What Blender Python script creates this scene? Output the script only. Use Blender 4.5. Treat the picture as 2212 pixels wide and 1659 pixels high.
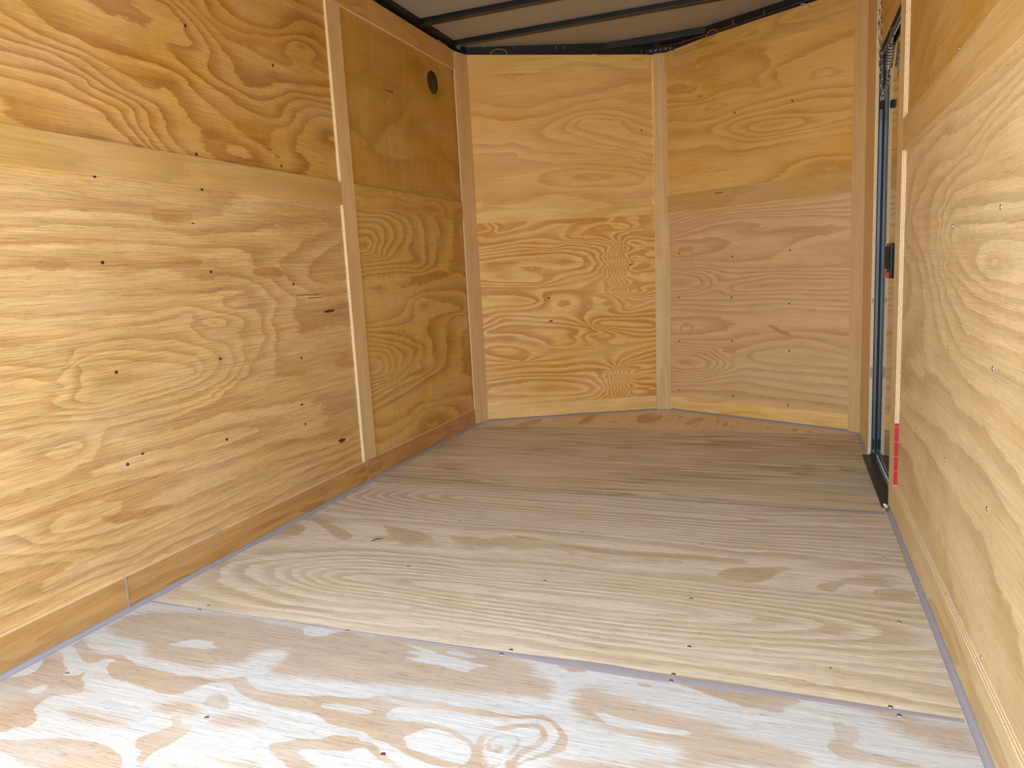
import bpy, math, random
import numpy as np
from mathutils import Vector, Matrix, noise

# ------------------------------------------------------------------ camera, world, sun, exposure
scene = bpy.context.scene
for o in list(bpy.data.objects):
    bpy.data.objects.remove(o)
col = scene.collection
F_PX, YAW, PITCH, ROLL = 1568.02, -0.3682, -0.1513, -0.0532
CAM = (1.7539, -1.6819, 0.885)
fw = Vector((math.sin(YAW)*math.cos(PITCH), math.cos(YAW)*math.cos(PITCH), math.sin(PITCH)))
r0 = Vector((math.cos(YAW), -math.sin(YAW), 0)); u0 = r0.cross(fw)
rt = r0*math.cos(ROLL) + u0*math.sin(ROLL); up = u0*math.cos(ROLL) - r0*math.sin(ROLL)
cd = bpy.data.cameras.new('camera'); cam = bpy.data.objects.new('camera', cd); col.objects.link(cam)
cd.sensor_width = 36.0; cd.sensor_fit = 'HORIZONTAL'; cd.lens = F_PX/2212*36.0
cd.clip_start = 0.02; cd.clip_end = 200
M = Matrix((rt, up, -fw)).transposed().to_4x4(); M.translation = Vector(CAM); cam.matrix_world = M
scene.camera = cam

world = bpy.data.worlds.new('world'); scene.world = world; world.use_nodes = True
wn = world.node_tree.nodes; wl = world.node_tree.links
bg = wn['Background']
sky = wn.new('ShaderNodeTexSky'); sky.sky_type = 'NISHITA'; sky.sun_disc = False
sky.sun_elevation = math.radians(80); sky.sun_rotation = math.radians(195); sky.air_density = 1.0; sky.dust_density = 2.5
wl.new(sky.outputs[0], bg.inputs[0]); bg.inputs[1].default_value = 1.2
sd = bpy.data.lights.new('sun', 'SUN'); sd.energy = 8.0; sd.angle = math.radians(0.55); sd.color = (1.0, 0.95, 0.86)
sun = bpy.data.objects.new('sun', sd); col.objects.link(sun)
sun.rotation_euler = Vector((0.20, -0.09, 0.97)).to_track_quat('Z', 'Y').to_euler()   # high, from behind and the right: lights the ramp, the ground and the first hand's breadth of floor

vs = scene.view_settings
vs.view_transform = 'Standard'; vs.look = 'None'; vs.gamma = 1.0; vs.use_curve_mapping = False
vs.exposure = 0.30
scene.cycles.diffuse_bounces = 10; scene.cycles.max_bounces = 14; scene.cycles.glossy_bounces = 6
scene.cycles.sample_clamp_indirect = 6.0

# ------------------------------------------------------------------ helpers
W = 2.0985          # right wall panel plane; the left one is x = 0
RB = W - .012       # face of boards fixed on the right wall
LB = .012
YR = -1.43          # rear opening
N0, A0, A1, N1 = Vector((.038, 2.317, 0)), Vector((.99, 2.763, 0)), Vector((1.075, 2.778, 0)), Vector((2.041, 2.29, 0))
Z = Vector((0, 0, 1))
rnd = random.Random(7)
TR = {"FA":[["P",0,[0.001,-0.654,0.02,-0.64,0.034,-0.619,0.06,-0.612,0.063,-0.584,0.05,-0.561,0.023,-0.531,0.022,-0.499,0.058,-0.507,0.077,-0.525,0.108,-0.545,0.137,-0.553,0.146,-0.567,0.144,-0.58,0.183,-0.575,0.188,-0.566,0.184,-0.556,0.195,-0.553,0.204,-0.566,0.205,-0.577,0.239,-0.59,0.25,-0.607,0.266,-0.614,0.255,-0.632,0.203,-0.651,0.209,-0.678,0.219,-0.7,0.245,-0.712,0.267,-0.727,0.276,-0.748,0.26,-0.755,0.233,-0.758,0.242,-0.772,0.226,-0.781,0.201,-0.788]],["C",0,[0.119,-0.653,0.138,-0.648,0.138,-0.626,0.16,-0.622,0.17,-0.644,0.155,-0.658]],["P",0,[0.031,-0.467,0.03,-0.436,0.065,-0.445,0.089,-0.46,0.121,-0.473,0.152,-0.476,0.176,-0.475,0.207,-0.461,0.231,-0.477,0.272,-0.488,0.293,-0.497,0.329,-0.492,0.378,-0.497,0.421,-0.504,0.463,-0.497,0.515,-0.493,0.554,-0.479,0.577,-0.464,0.595,-0.463,0.619,-0.486,0.648,-0.495,0.692,-0.498,0.731,-0.495,0.766,-0.492,0.792,-0.486,0.806,-0.48,0.828,-0.473,0.858,-0.473,0.894,-0.469,0.916,-0.463,0.918,-0.456,0.943,-0.444,0.964,-0.437,0.994,-0.434,1.029,-0.435,1.078,-0.434,1.106,-0.435,1.144,-0.431,1.186,-0.431,1.203,-0.433,1.234,-0.433,1.252,-0.426,1.283,-0.414,1.297,-0.412,1.314,-0.419,1.336,-0.433,1.348,-0.449,1.362,-0.46,1.367,-0.477,1.364,-0.49,1.37,-0.503,1.363,-0.514,1.348,-0.525,1.328,-0.541,1.312,-0.554,1.298,-0.567,1.291,-0.577,1.302,-0.552,1.319,-0.534,1.336,-0.518,1.343,-0.502,1.344,-0.484,1.342,-0.466,1.331,-0.45,1.315,-0.435,1.298,-0.428,1.278,-0.43,1.257,-0.439,1.234,-0.445,1.209,-0.447,1.185,-0.451,1.16,-0.452,1.135,-0.455,1.086,-0.452,1.058,-0.46,0.998,-0.466,0.985,-0.478,0.977,-0.498,0.987,-0.515,1.024,-0.513,1.059,-0.503,1.097,-0.5,1.139,-0.507,1.171,-0.521,1.199,-0.539,1.21,-0.553,1.217,-0.575,1.217,-0.602,1.173,-0.615,1.154,-0.614,1.117,-0.612,1.073,-0.601,1.04,-0.587,1.018,-0.581,0.99,-0.578,0.973,-0.567,0.946,-0.567,0.911,-0.566,0.874,-0.56,0.848,-0.547,0.828,-0.54,0.802,-0.541,0.758,-0.541,0.71,-0.539,0.668,-0.534,0.623,-0.526,0.599,-0.513,0.586,-0.505,0.553,-0.497,0.528,-0.507,0.512,-0.526,0.504,-0.552,0.485,-0.567,0.458,-0.574,0.411,-0.569,0.359,-0.564,0.319,-0.56,0.283,-0.56,0.246,-0.539,0.222,-0.524,0.214,-0.504,0.222,-0.491,0.202,-0.488,0.181,-0.497,0.179,-0.514,0.164,-0.521,0.136,-0.515,0.109,-0.499,0.06,-0.477]],["C",0,[1.049,-0.557,1.067,-0.544,1.081,-0.52,1.107,-0.515,1.141,-0.522,1.172,-0.535,1.198,-0.553,1.203,-0.566,1.205,-0.592,1.196,-0.598,1.157,-0.596,1.105,-0.591,1.068,-0.582,1.067,-0.57]],["C",0,[0.82,-0.508,0.844,-0.497,0.886,-0.494,0.939,-0.496,0.952,-0.503,0.929,-0.516,0.886,-0.515,0.845,-0.519]],["P",0,[0.568,-0.571,0.561,-0.545,0.569,-0.534,0.597,-0.535,0.614,-0.549,0.617,-0.557,0.637,-0.569,0.642,-0.579,0.625,-0.584,0.598,-0.582,0.581,-0.581]],["P",0,[0.541,-0.644,0.542,-0.633,0.553,-0.625,0.568,-0.63,0.58,-0.645,0.598,-0.641,0.616,-0.647,0.622,-0.666,0.618,-0.686,0.614,-0.71,0.605,-0.728,0.604,-0.746,0.61,-0.766,0.602,-0.772,0.589,-0.77,0.582,-0.762,0.581,-0.753,0.571,-0.745,0.545,-0.734,0.534,-0.722,0.534,-0.707,0.554,-0.687,0.564,-0.666,0.566,-0.654]],["p",0,[0.467,-0.618,0.497,-0.596,0.532,-0.581,0.569,-0.589,0.587,-0.614,0.584,-0.627,0.55,-0.612,0.516,-0.63]],["p",0,[0.273,-0.682,0.33,-0.675,0.393,-0.67,0.462,-0.671,0.487,-0.685,0.423,-0.695,0.358,-0.697,0.302,-0.691]],["P",0,[0.24,-0.804,0.251,-0.797,0.304,-0.786,0.369,-0.759,0.452,-0.746,0.522,-0.752,0.558,-0.767,0.586,-0.797,0.44,-0.837,0.384,-0.843,0.35,-0.836,0.318,-0.827,0.294,-0.827,0.276,-0.828]],["p",0,[0.63,-0.627,0.645,-0.599,0.7,-0.592,0.74,-0.599,0.756,-0.619,0.701,-0.627,0.659,-0.631]],["p",0,[0.637,-0.782,0.646,-0.755,0.73,-0.723,0.828,-0.704,0.841,-0.721]],["P",0,[0.804,-0.654,0.817,-0.643,0.842,-0.632,0.85,-0.62,0.879,-0.614,0.897,-0.609,0.91,-0.591,0.933,-0.586,0.965,-0.58,0.974,-0.593,1.003,-0.59,1.022,-0.601,1.04,-0.614,1.076,-0.627,1.108,-0.641,1.072,-0.642,1.033,-0.626,1.009,-0.609,0.987,-0.606,0.969,-0.628,0.929,-0.631,0.884,-0.644,0.874,-0.656,0.9,-0.666,0.93,-0.677,0.944,-0.69,0.897,-0.704,0.861,-0.684,0.836,-0.677]],["p",0,[0.03,-0.294,0.101,-0.239,0.425,-0.219,0.559,-0.214,0.702,-0.212,0.906,-0.213,1.097,-0.213,1.22,-0.226,1.216,-0.258,1.262,-0.28,1.287,-0.315,1.292,-0.363,1.245,-0.363,1.212,-0.373,1.149,-0.364,1.099,-0.377,1.026,-0.386,0.918,-0.402,0.809,-0.423,0.718,-0.428,0.678,-0.44,0.624,-0.434,0.623,-0.381,0.62,-0.343,0.586,-0.335,0.541,-0.375,0.53,-0.431,0.517,-0.427,0.478,-0.453,0.413,-0.461,0.339,-0.459,0.261,-0.44,0.21,-0.4,0.117,-0.4,0.031,-0.37]],["C",0,[0.279,-0.394,0.296,-0.38,0.313,-0.366,0.339,-0.353,0.368,-0.351,0.402,-0.352,0.388,-0.361,0.42,-0.368,0.465,-0.376,0.431,-0.379,0.399,-0.392,0.364,-0.392,0.315,-0.399]],["C",0,[0.878,-0.235,0.904,-0.234,0.936,-0.24,0.952,-0.241,0.976,-0.251,1.005,-0.255,1.037,-0.257,1.08,-0.266,1.123,-0.275,1.1,-0.279,1.08,-0.292,1.082,-0.31,1.059,-0.306,1.043,-0.303,1.006,-0.3,0.956,-0.298,0.918,-0.295,0.897,-0.292,0.93,-0.283,0.944,-0.274,0.91,-0.269,0.877,-0.262,0.912,-0.255,0.938,-0.251,0.916,-0.245]],["C",0,[0.988,-0.237,1.009,-0.229,1.042,-0.234,1.091,-0.242,1.056,-0.252,1.024,-0.249,1.002,-0.247]],["C",0,[0.564,-0.216,0.63,-0.212,0.7,-0.209,0.676,-0.226,0.654,-0.256,0.603,-0.264]],["C",0,[0.023,-0.296,0.039,-0.262,0.101,-0.272]],["C",0,[0.026,-0.251,0.031,-0.223,0.084,-0.236]],["P",0,[1.263,-0.219,1.291,-0.222,1.324,-0.223,1.345,-0.235,1.324,-0.241,1.299,-0.248,1.284,-0.236,1.269,-0.231]],["P",0,[1.451,-0.251,1.476,-0.248,1.487,-0.254,1.468,-0.259]],["P",0,[1.511,-0.219,1.57,-0.224,1.627,-0.224,1.682,-0.224,1.736,-0.219,1.788,-0.22,1.767,-0.24,1.759,-0.252,1.746,-0.257,1.753,-0.273,1.736,-0.28,1.711,-0.278,1.697,-0.275,1.671,-0.28,1.66,-0.271,1.63,-0.26,1.602,-0.255,1.572,-0.24]],["P",0,[1.809,-0.226,1.826,-0.226,1.848,-0.236,1.828,-0.237]],["P",0,[1.831,-0.263,1.842,-0.256,1.858,-0.264,1.844,-0.271]],["P",0,[1.698,-0.289,1.716,-0.286,1.721,-0.294,1.703,-0.296]],["P",0,[1.833,-0.283,1.846,-0.279,1.884,-0.29,1.879,-0.307,1.88,-0.323,1.868,-0.337,1.872,-0.352,1.887,-0.36,1.911,-0.36,1.943,-0.366,1.985,-0.372,1.919,-0.389,1.898,-0.382,1.871,-0.388,1.849,-0.39,1.836,-0.379,1.824,-0.366,1.823,-0.35,1.83,-0.338,1.841,-0.33,1.841,-0.311]],["p",0,[1.889,-0.225,1.962,-0.218,2.003,-0.229,2.052,-0.237,2.076,-0.238,2.075,-0.308,2.038,-0.311,1.996,-0.303,1.943,-0.277,1.911,-0.246]],["p",0,[1.327,-0.309,1.362,-0.285,1.405,-0.305,1.469,-0.317,1.519,-0.332,1.578,-0.34,1.637,-0.35,1.663,-0.363,1.714,-0.378,1.762,-0.397,1.799,-0.398,1.784,-0.432,1.67,-0.466,1.647,-0.473,1.567,-0.497,1.58,-0.443,1.514,-0.437,1.444,-0.425,1.395,-0.412,1.353,-0.392,1.333,-0.365,1.338,-0.328]],["C",0,[1.379,-0.372,1.409,-0.372,1.458,-0.382,1.505,-0.384,1.55,-0.384,1.581,-0.385,1.586,-0.396,1.553,-0.405,1.509,-0.409,1.476,-0.412,1.44,-0.407,1.415,-0.398,1.399,-0.383]],["p",0,[1.339,-0.574,1.361,-0.538,1.401,-0.523,1.464,-0.511,1.545,-0.49,1.548,-0.512]],["L",0.0076,[1.229,-0.607,1.217,-0.567,1.203,-0.529,1.203,-0.499,1.215,-0.487,1.242,-0.468,1.267,-0.455,1.29,-0.45,1.307,-0.457,1.317,-0.473,1.318,-0.491,1.311,-0.511,1.297,-0.524,1.289,-0.542,1.285,-0.561,1.285,-0.587]],["L",0.0039,[1.232,-0.549,1.222,-0.53,1.222,-0.516,1.231,-0.502,1.252,-0.494,1.267,-0.495,1.276,-0.507,1.276,-0.525,1.273,-0.537,1.271,-0.555,1.274,-0.57]],["P",0,[1.235,-0.544,1.238,-0.533,1.253,-0.528,1.258,-0.541,1.251,-0.553,1.238,-0.55]],["L",0.006,[1.168,-0.528,1.188,-0.54,1.207,-0.556,1.213,-0.575,1.222,-0.606]],["L",0.0023,[1.222,-0.559,1.234,-0.576,1.243,-0.6]],["L",0.0021,[1.233,-0.566,1.243,-0.556,1.263,-0.564,1.264,-0.58,1.249,-0.588,1.237,-0.578,1.233,-0.566]]],"FB":[["P",0,[0.644,0.48,0.687,0.482,0.731,0.471,0.738,0.444,0.701,0.429,0.676,0.459]],["P",0,[0.342,0.544,0.445,0.503,0.557,0.482,0.616,0.445,0.597,0.405,0.577,0.38,0.562,0.356,0.484,0.394,0.418,0.467]],["P",0,[0.027,0.468,0.102,0.428,0.11,0.383,0.118,0.355,0.031,0.335,0.018,0.409]],["P",0,[0.03,0.535,0.076,0.545,0.188,0.478,0.307,0.412,0.332,0.374,0.317,0.342,0.241,0.383,0.174,0.444]],["l",0.0192,[0.905,0.511,1.07,0.478,1.202,0.454,1.359,0.459,1.623,0.481]],["P",0,[1.558,0.36,1.587,0.411,1.646,0.435,1.756,0.461,1.77,0.445,1.727,0.415,1.707,0.354,1.652,0.318,1.597,0.327,1.575,0.34]],["P",0,[1.824,0.347,1.859,0.383,1.928,0.409,1.997,0.435,1.886,0.371,1.876,0.317,1.843,0.318]],["P",0,[1.964,0.365,2.023,0.375,2.07,0.375,2.072,0.326,2.014,0.303,1.965,0.307]]],"LL":[["P",0,[-0.391,0.974,-0.374,0.984,-0.338,0.987,-0.284,0.976,-0.3,0.963,-0.348,0.953,-0.383,0.958]],["P",0,[-0.105,0.966,-0.06,0.975,-0.028,0.987,0.067,0.99,0.169,0.985,0.178,0.971,0.158,0.96,0.063,0.959,-0.014,0.955,-0.044,0.963]],["P",0,[0.396,0.936,0.424,0.947,0.524,0.955,0.57,0.939,0.575,0.914,0.482,0.916,0.412,0.924]],["P",0,[-0.014,1.124,0.036,1.132,0.145,1.13,0.161,1.114,0.14,1.096,0.029,1.084,-0.01,1.102]],["P",0,[-0.311,0.293,-0.255,0.278,-0.081,0.251,-0.045,0.234,-0.147,0.231,-0.259,0.251,-0.31,0.268]]],"LU":[["p",0,[-0.351,1.318,-0.264,1.307,-0.13,1.308,-0.112,1.301,-0.266,1.299]]],"NRL":[["L",0.003,[0.085,0.926,0.099,0.963,0.143,0.966,0.174,0.943,0.161,0.912,0.11,0.909,0.085,0.926]],["L",0.0047,[0.076,0.501,0.103,0.535,0.148,0.536,0.169,0.509,0.147,0.481,0.102,0.478,0.076,0.501]],["L",0.0024,[0.386,0.434,0.409,0.456,0.467,0.447,0.473,0.421,0.409,0.408,0.386,0.434]],["P",0,[0.628,0.533,0.666,0.538,0.708,0.514,0.79,0.482,0.729,0.48,0.666,0.513]]],"FD":[["P",0,[0.245,2.216,0.275,2.369,0.359,2.44,0.382,2.35,0.354,2.258,0.3,2.208]],["P",0,[0.602,2.258,0.601,2.593,0.657,2.664,0.669,2.535,0.662,2.265]],["P",0,[0.74,2.274,0.797,2.396,0.815,2.427,0.881,2.291]],["P",0,[0.929,2.41,0.9,2.559,0.914,2.655,1.015,2.698,1.044,2.636,1.002,2.477,1.016,2.334,0.986,2.303]],["P",0,[1.025,2.273,1.026,2.472,1.039,2.659,1.058,2.693,1.05,2.331,1.041,2.248]],["P",0,[1.193,2.432,1.223,2.523,1.289,2.56,1.316,2.532,1.293,2.415,1.225,2.324]],["P",0,[1.376,2.262,1.367,2.48,1.388,2.57,1.397,2.265]],["P",0,[1.411,2.293,1.421,2.514,1.442,2.546,1.44,2.27]],["P",0,[1.513,2.305,1.576,2.339,1.653,2.455,1.627,2.398,1.578,2.3]],["P",0,[1.637,2.244,1.653,2.428,1.675,2.404,1.658,2.234]],["P",0,[1.75,2.234,1.775,2.337,1.801,2.34,1.805,2.241]],["P",0,[1.84,2.226,1.852,2.321,1.867,2.31,1.862,2.224]],["P",0,[1.165,2.263,1.16,2.546,1.113,2.666,1.172,2.64,1.18,2.318]]]}
SCREWS = {"LL":[["d",0.0,-0.1931,0.9727],["d",0.0,0.2048,0.9409],["d",0.0,0.6225,0.8871],["d",0.0,-0.1964,0.6701],["d",0.0,0.204,0.6564],["d",0.0,0.6267,0.6048],["d",0.0,-0.2001,0.4061],["d",0.0,0.1911,0.3868],["d",0.0,0.6133,0.3482],["d",0.0,-0.1811,1.2029],["d",0.0,0.2074,1.2014]],"LU":[["d",-0.0,0.2156,1.6955],["d",0.0,0.6262,1.6752],["d",0.0,0.2008,1.3092],["d",0.0,0.6188,1.3202]],"LFL":[["s",0.0,1.4592,0.9099],["s",0.0,1.4455,0.611],["s",0.0,1.4434,0.3682],["s",0.0,1.4541,1.1851]],"LFU":[["w",0.0,1.4466,1.7003]],"NLL":[["w",0.3225,2.4558,0.9089],["w",0.3248,2.4569,0.6475],["w",0.319,2.4541,0.3959],["w",0.6219,2.5961,0.915],["w",0.6236,2.5969,0.665],["w",0.623,2.5966,0.4151],["w",0.9435,2.7467,1.1831],["w",0.9363,2.7434,0.937],["w",0.9364,2.7434,0.6625],["w",0.9331,2.7419,0.407],["w",0.933,2.7418,0.1153]],"NLU":[["w",0.3253,2.4571,1.6651],["d",0.9433,2.7467,1.6702]],"NRL":[["d",1.1456,2.7479,0.9484],["d",1.4593,2.5894,0.9122],["d",1.7587,2.4382,0.9282],["d",1.1407,2.7504,0.6894],["d",1.4526,2.5928,0.6855],["d",1.7566,2.4393,0.6497],["d",1.137,2.7523,0.4278],["d",1.4548,2.5917,0.4395],["d",1.7578,2.4387,0.3983],["d",1.1283,2.7567,0.1297],["d",1.458,2.5901,0.1218],["d",1.7521,2.4415,0.1019],["d",1.7663,2.4344,1.1913]],"NRU":[["d",1.7662,2.4344,1.672],["d",1.4769,2.5806,1.674]],"RL":[["s",2.0985,-0.1666,0.9536],["s",2.0985,0.2334,0.9369],["s",2.0985,0.2297,0.6618],["s",2.0985,-0.1656,0.6694],["s",2.0985,0.6372,0.3799],["s",2.0985,0.2164,0.4006],["s",2.0985,-0.1719,0.4089],["s",2.0985,-0.1093,0.0926],["s",2.0985,-0.181,0.1172]],"RU":[["s",2.0985,0.2416,1.3181],["s",2.0985,0.6598,1.3227],["s",2.0985,0.8767,1.3131]],"FB":[["s",0.2228,-0.1891,0.0],["s",1.1402,-0.1906,0.0],["s",1.5219,-0.1949,0.0],["s",1.9453,-0.1983,0.0],["s",2.0079,0.1802,0.0],["s",1.5132,0.1862,0.0],["s",1.5401,-0.0669,0.0],["s",1.4992,0.5844,0.0],["s",1.0986,0.6013,0.0],["s",0.6367,0.613,0.0],["s",0.0699,0.6069,0.0],["s",1.0966,0.1998,0.0],["s",0.6501,0.1987,0.0],["s",1.4536,0.9917,0.0],["s",2.0175,0.5926,0.0]],"FA":[["s",0.2167,-0.2159,0.0],["s",0.6971,-0.2113,-0.0],["s",1.1258,-0.2142,-0.0],["s",0.6189,-0.6164,0.0],["s",1.0412,-0.6139,0.0],["s",0.1519,-0.5703,0.0],["s",1.5211,-0.2211,0.0],["s",1.9579,-0.2239,0.0]],"FC":[["s",1.0748,1.0248,0.0],["s",0.9196,1.0254,0.0]]}
PT = {"w1":[[0.006,2.043,2.124],[0.006,2.065,2.12],[0.006,2.097,2.107],[0.006,2.144,2.11],[0.006,2.155,2.124],[0.006,2.118,2.129],[0.006,2.078,2.128]],"c1":[[0.006,2.027,2.127],[0.006,2.06,2.125]],"w2":[[0.1653,2.3766,2.1141],[0.166,2.377,2.1291],[0.1859,2.3863,2.1433],[0.2122,2.3986,2.1449],[0.2382,2.4108,2.1391],[0.2473,2.415,2.1288],[0.2451,2.414,2.109]],"w3":[[0.6912,2.6186,2.0978],[0.7083,2.6266,2.0998],[0.7323,2.6379,2.0914],[0.7639,2.6527,2.0878],[0.7885,2.6642,2.0945]],"w4":[[1.3241,2.6567,2.1067],[1.332,2.6526,2.1234],[1.3553,2.6409,2.1332],[1.3781,2.6293,2.1264],[1.3931,2.6218,2.1125],[1.3855,2.6256,2.1006],[1.3651,2.6359,2.0995]],"c4":[[1.3524,2.6424,2.1008],[1.3753,2.6308,2.1024]],"w5":[[1.8196,2.3951,2.1114],[1.8321,2.3888,2.1052],[1.8446,2.3825,2.0864],[1.8611,2.3742,2.0832],[1.8752,2.367,2.0955]],"c5":[[1.8008,2.4069,2.1128],[1.8196,2.3974,2.1121]],"w6":[[0.9317,2.8594,2.1471],[1.0642,2.7924,2.1305],[1.1766,2.7356,2.1162],[1.3107,2.6679,2.1141],[1.5108,2.5668,2.1202],[1.7388,2.4516,2.1271],[1.8652,2.3878,2.1309]],"w7":[[0.7979,2.9046,2.168],[0.8911,2.8575,2.1579],[0.9809,2.8121,2.138],[1.1244,2.7396,2.1153],[1.3131,2.6443,2.1098],[1.4148,2.5929,2.1152],[1.4882,2.5558,2.1208]],"tips":[[0.0523,2.3326,2.1549],[0.1284,2.3682,2.1524],[0.2839,2.441,2.1523],[0.5027,2.5436,2.1438],[0.5463,2.564,2.1436],[1.63,2.5066,2.1353],[1.4698,2.5875,2.1396],[1.1931,2.7273,2.1189],[0.9546,2.7464,2.1052],[0.9183,2.7294,2.1266],[1.1473,2.7415,2.1049]],"brk":[[0.9739,2.7555,2.0919],[1.1385,2.7459,2.0875]],"chain":[[2.079,1.64,1.951],[2.079,1.634,1.85],[2.079,1.598,1.671],[2.079,1.509,1.459],[2.079,1.464,1.455],[2.079,1.358,1.477],[2.079,1.297,1.498]],"spring":[[2.1,1.363,1.674],[2.1,1.458,1.644],[2.1,1.525,1.576]],"bkt":[[2.099,1.684,1.469]]}
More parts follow.
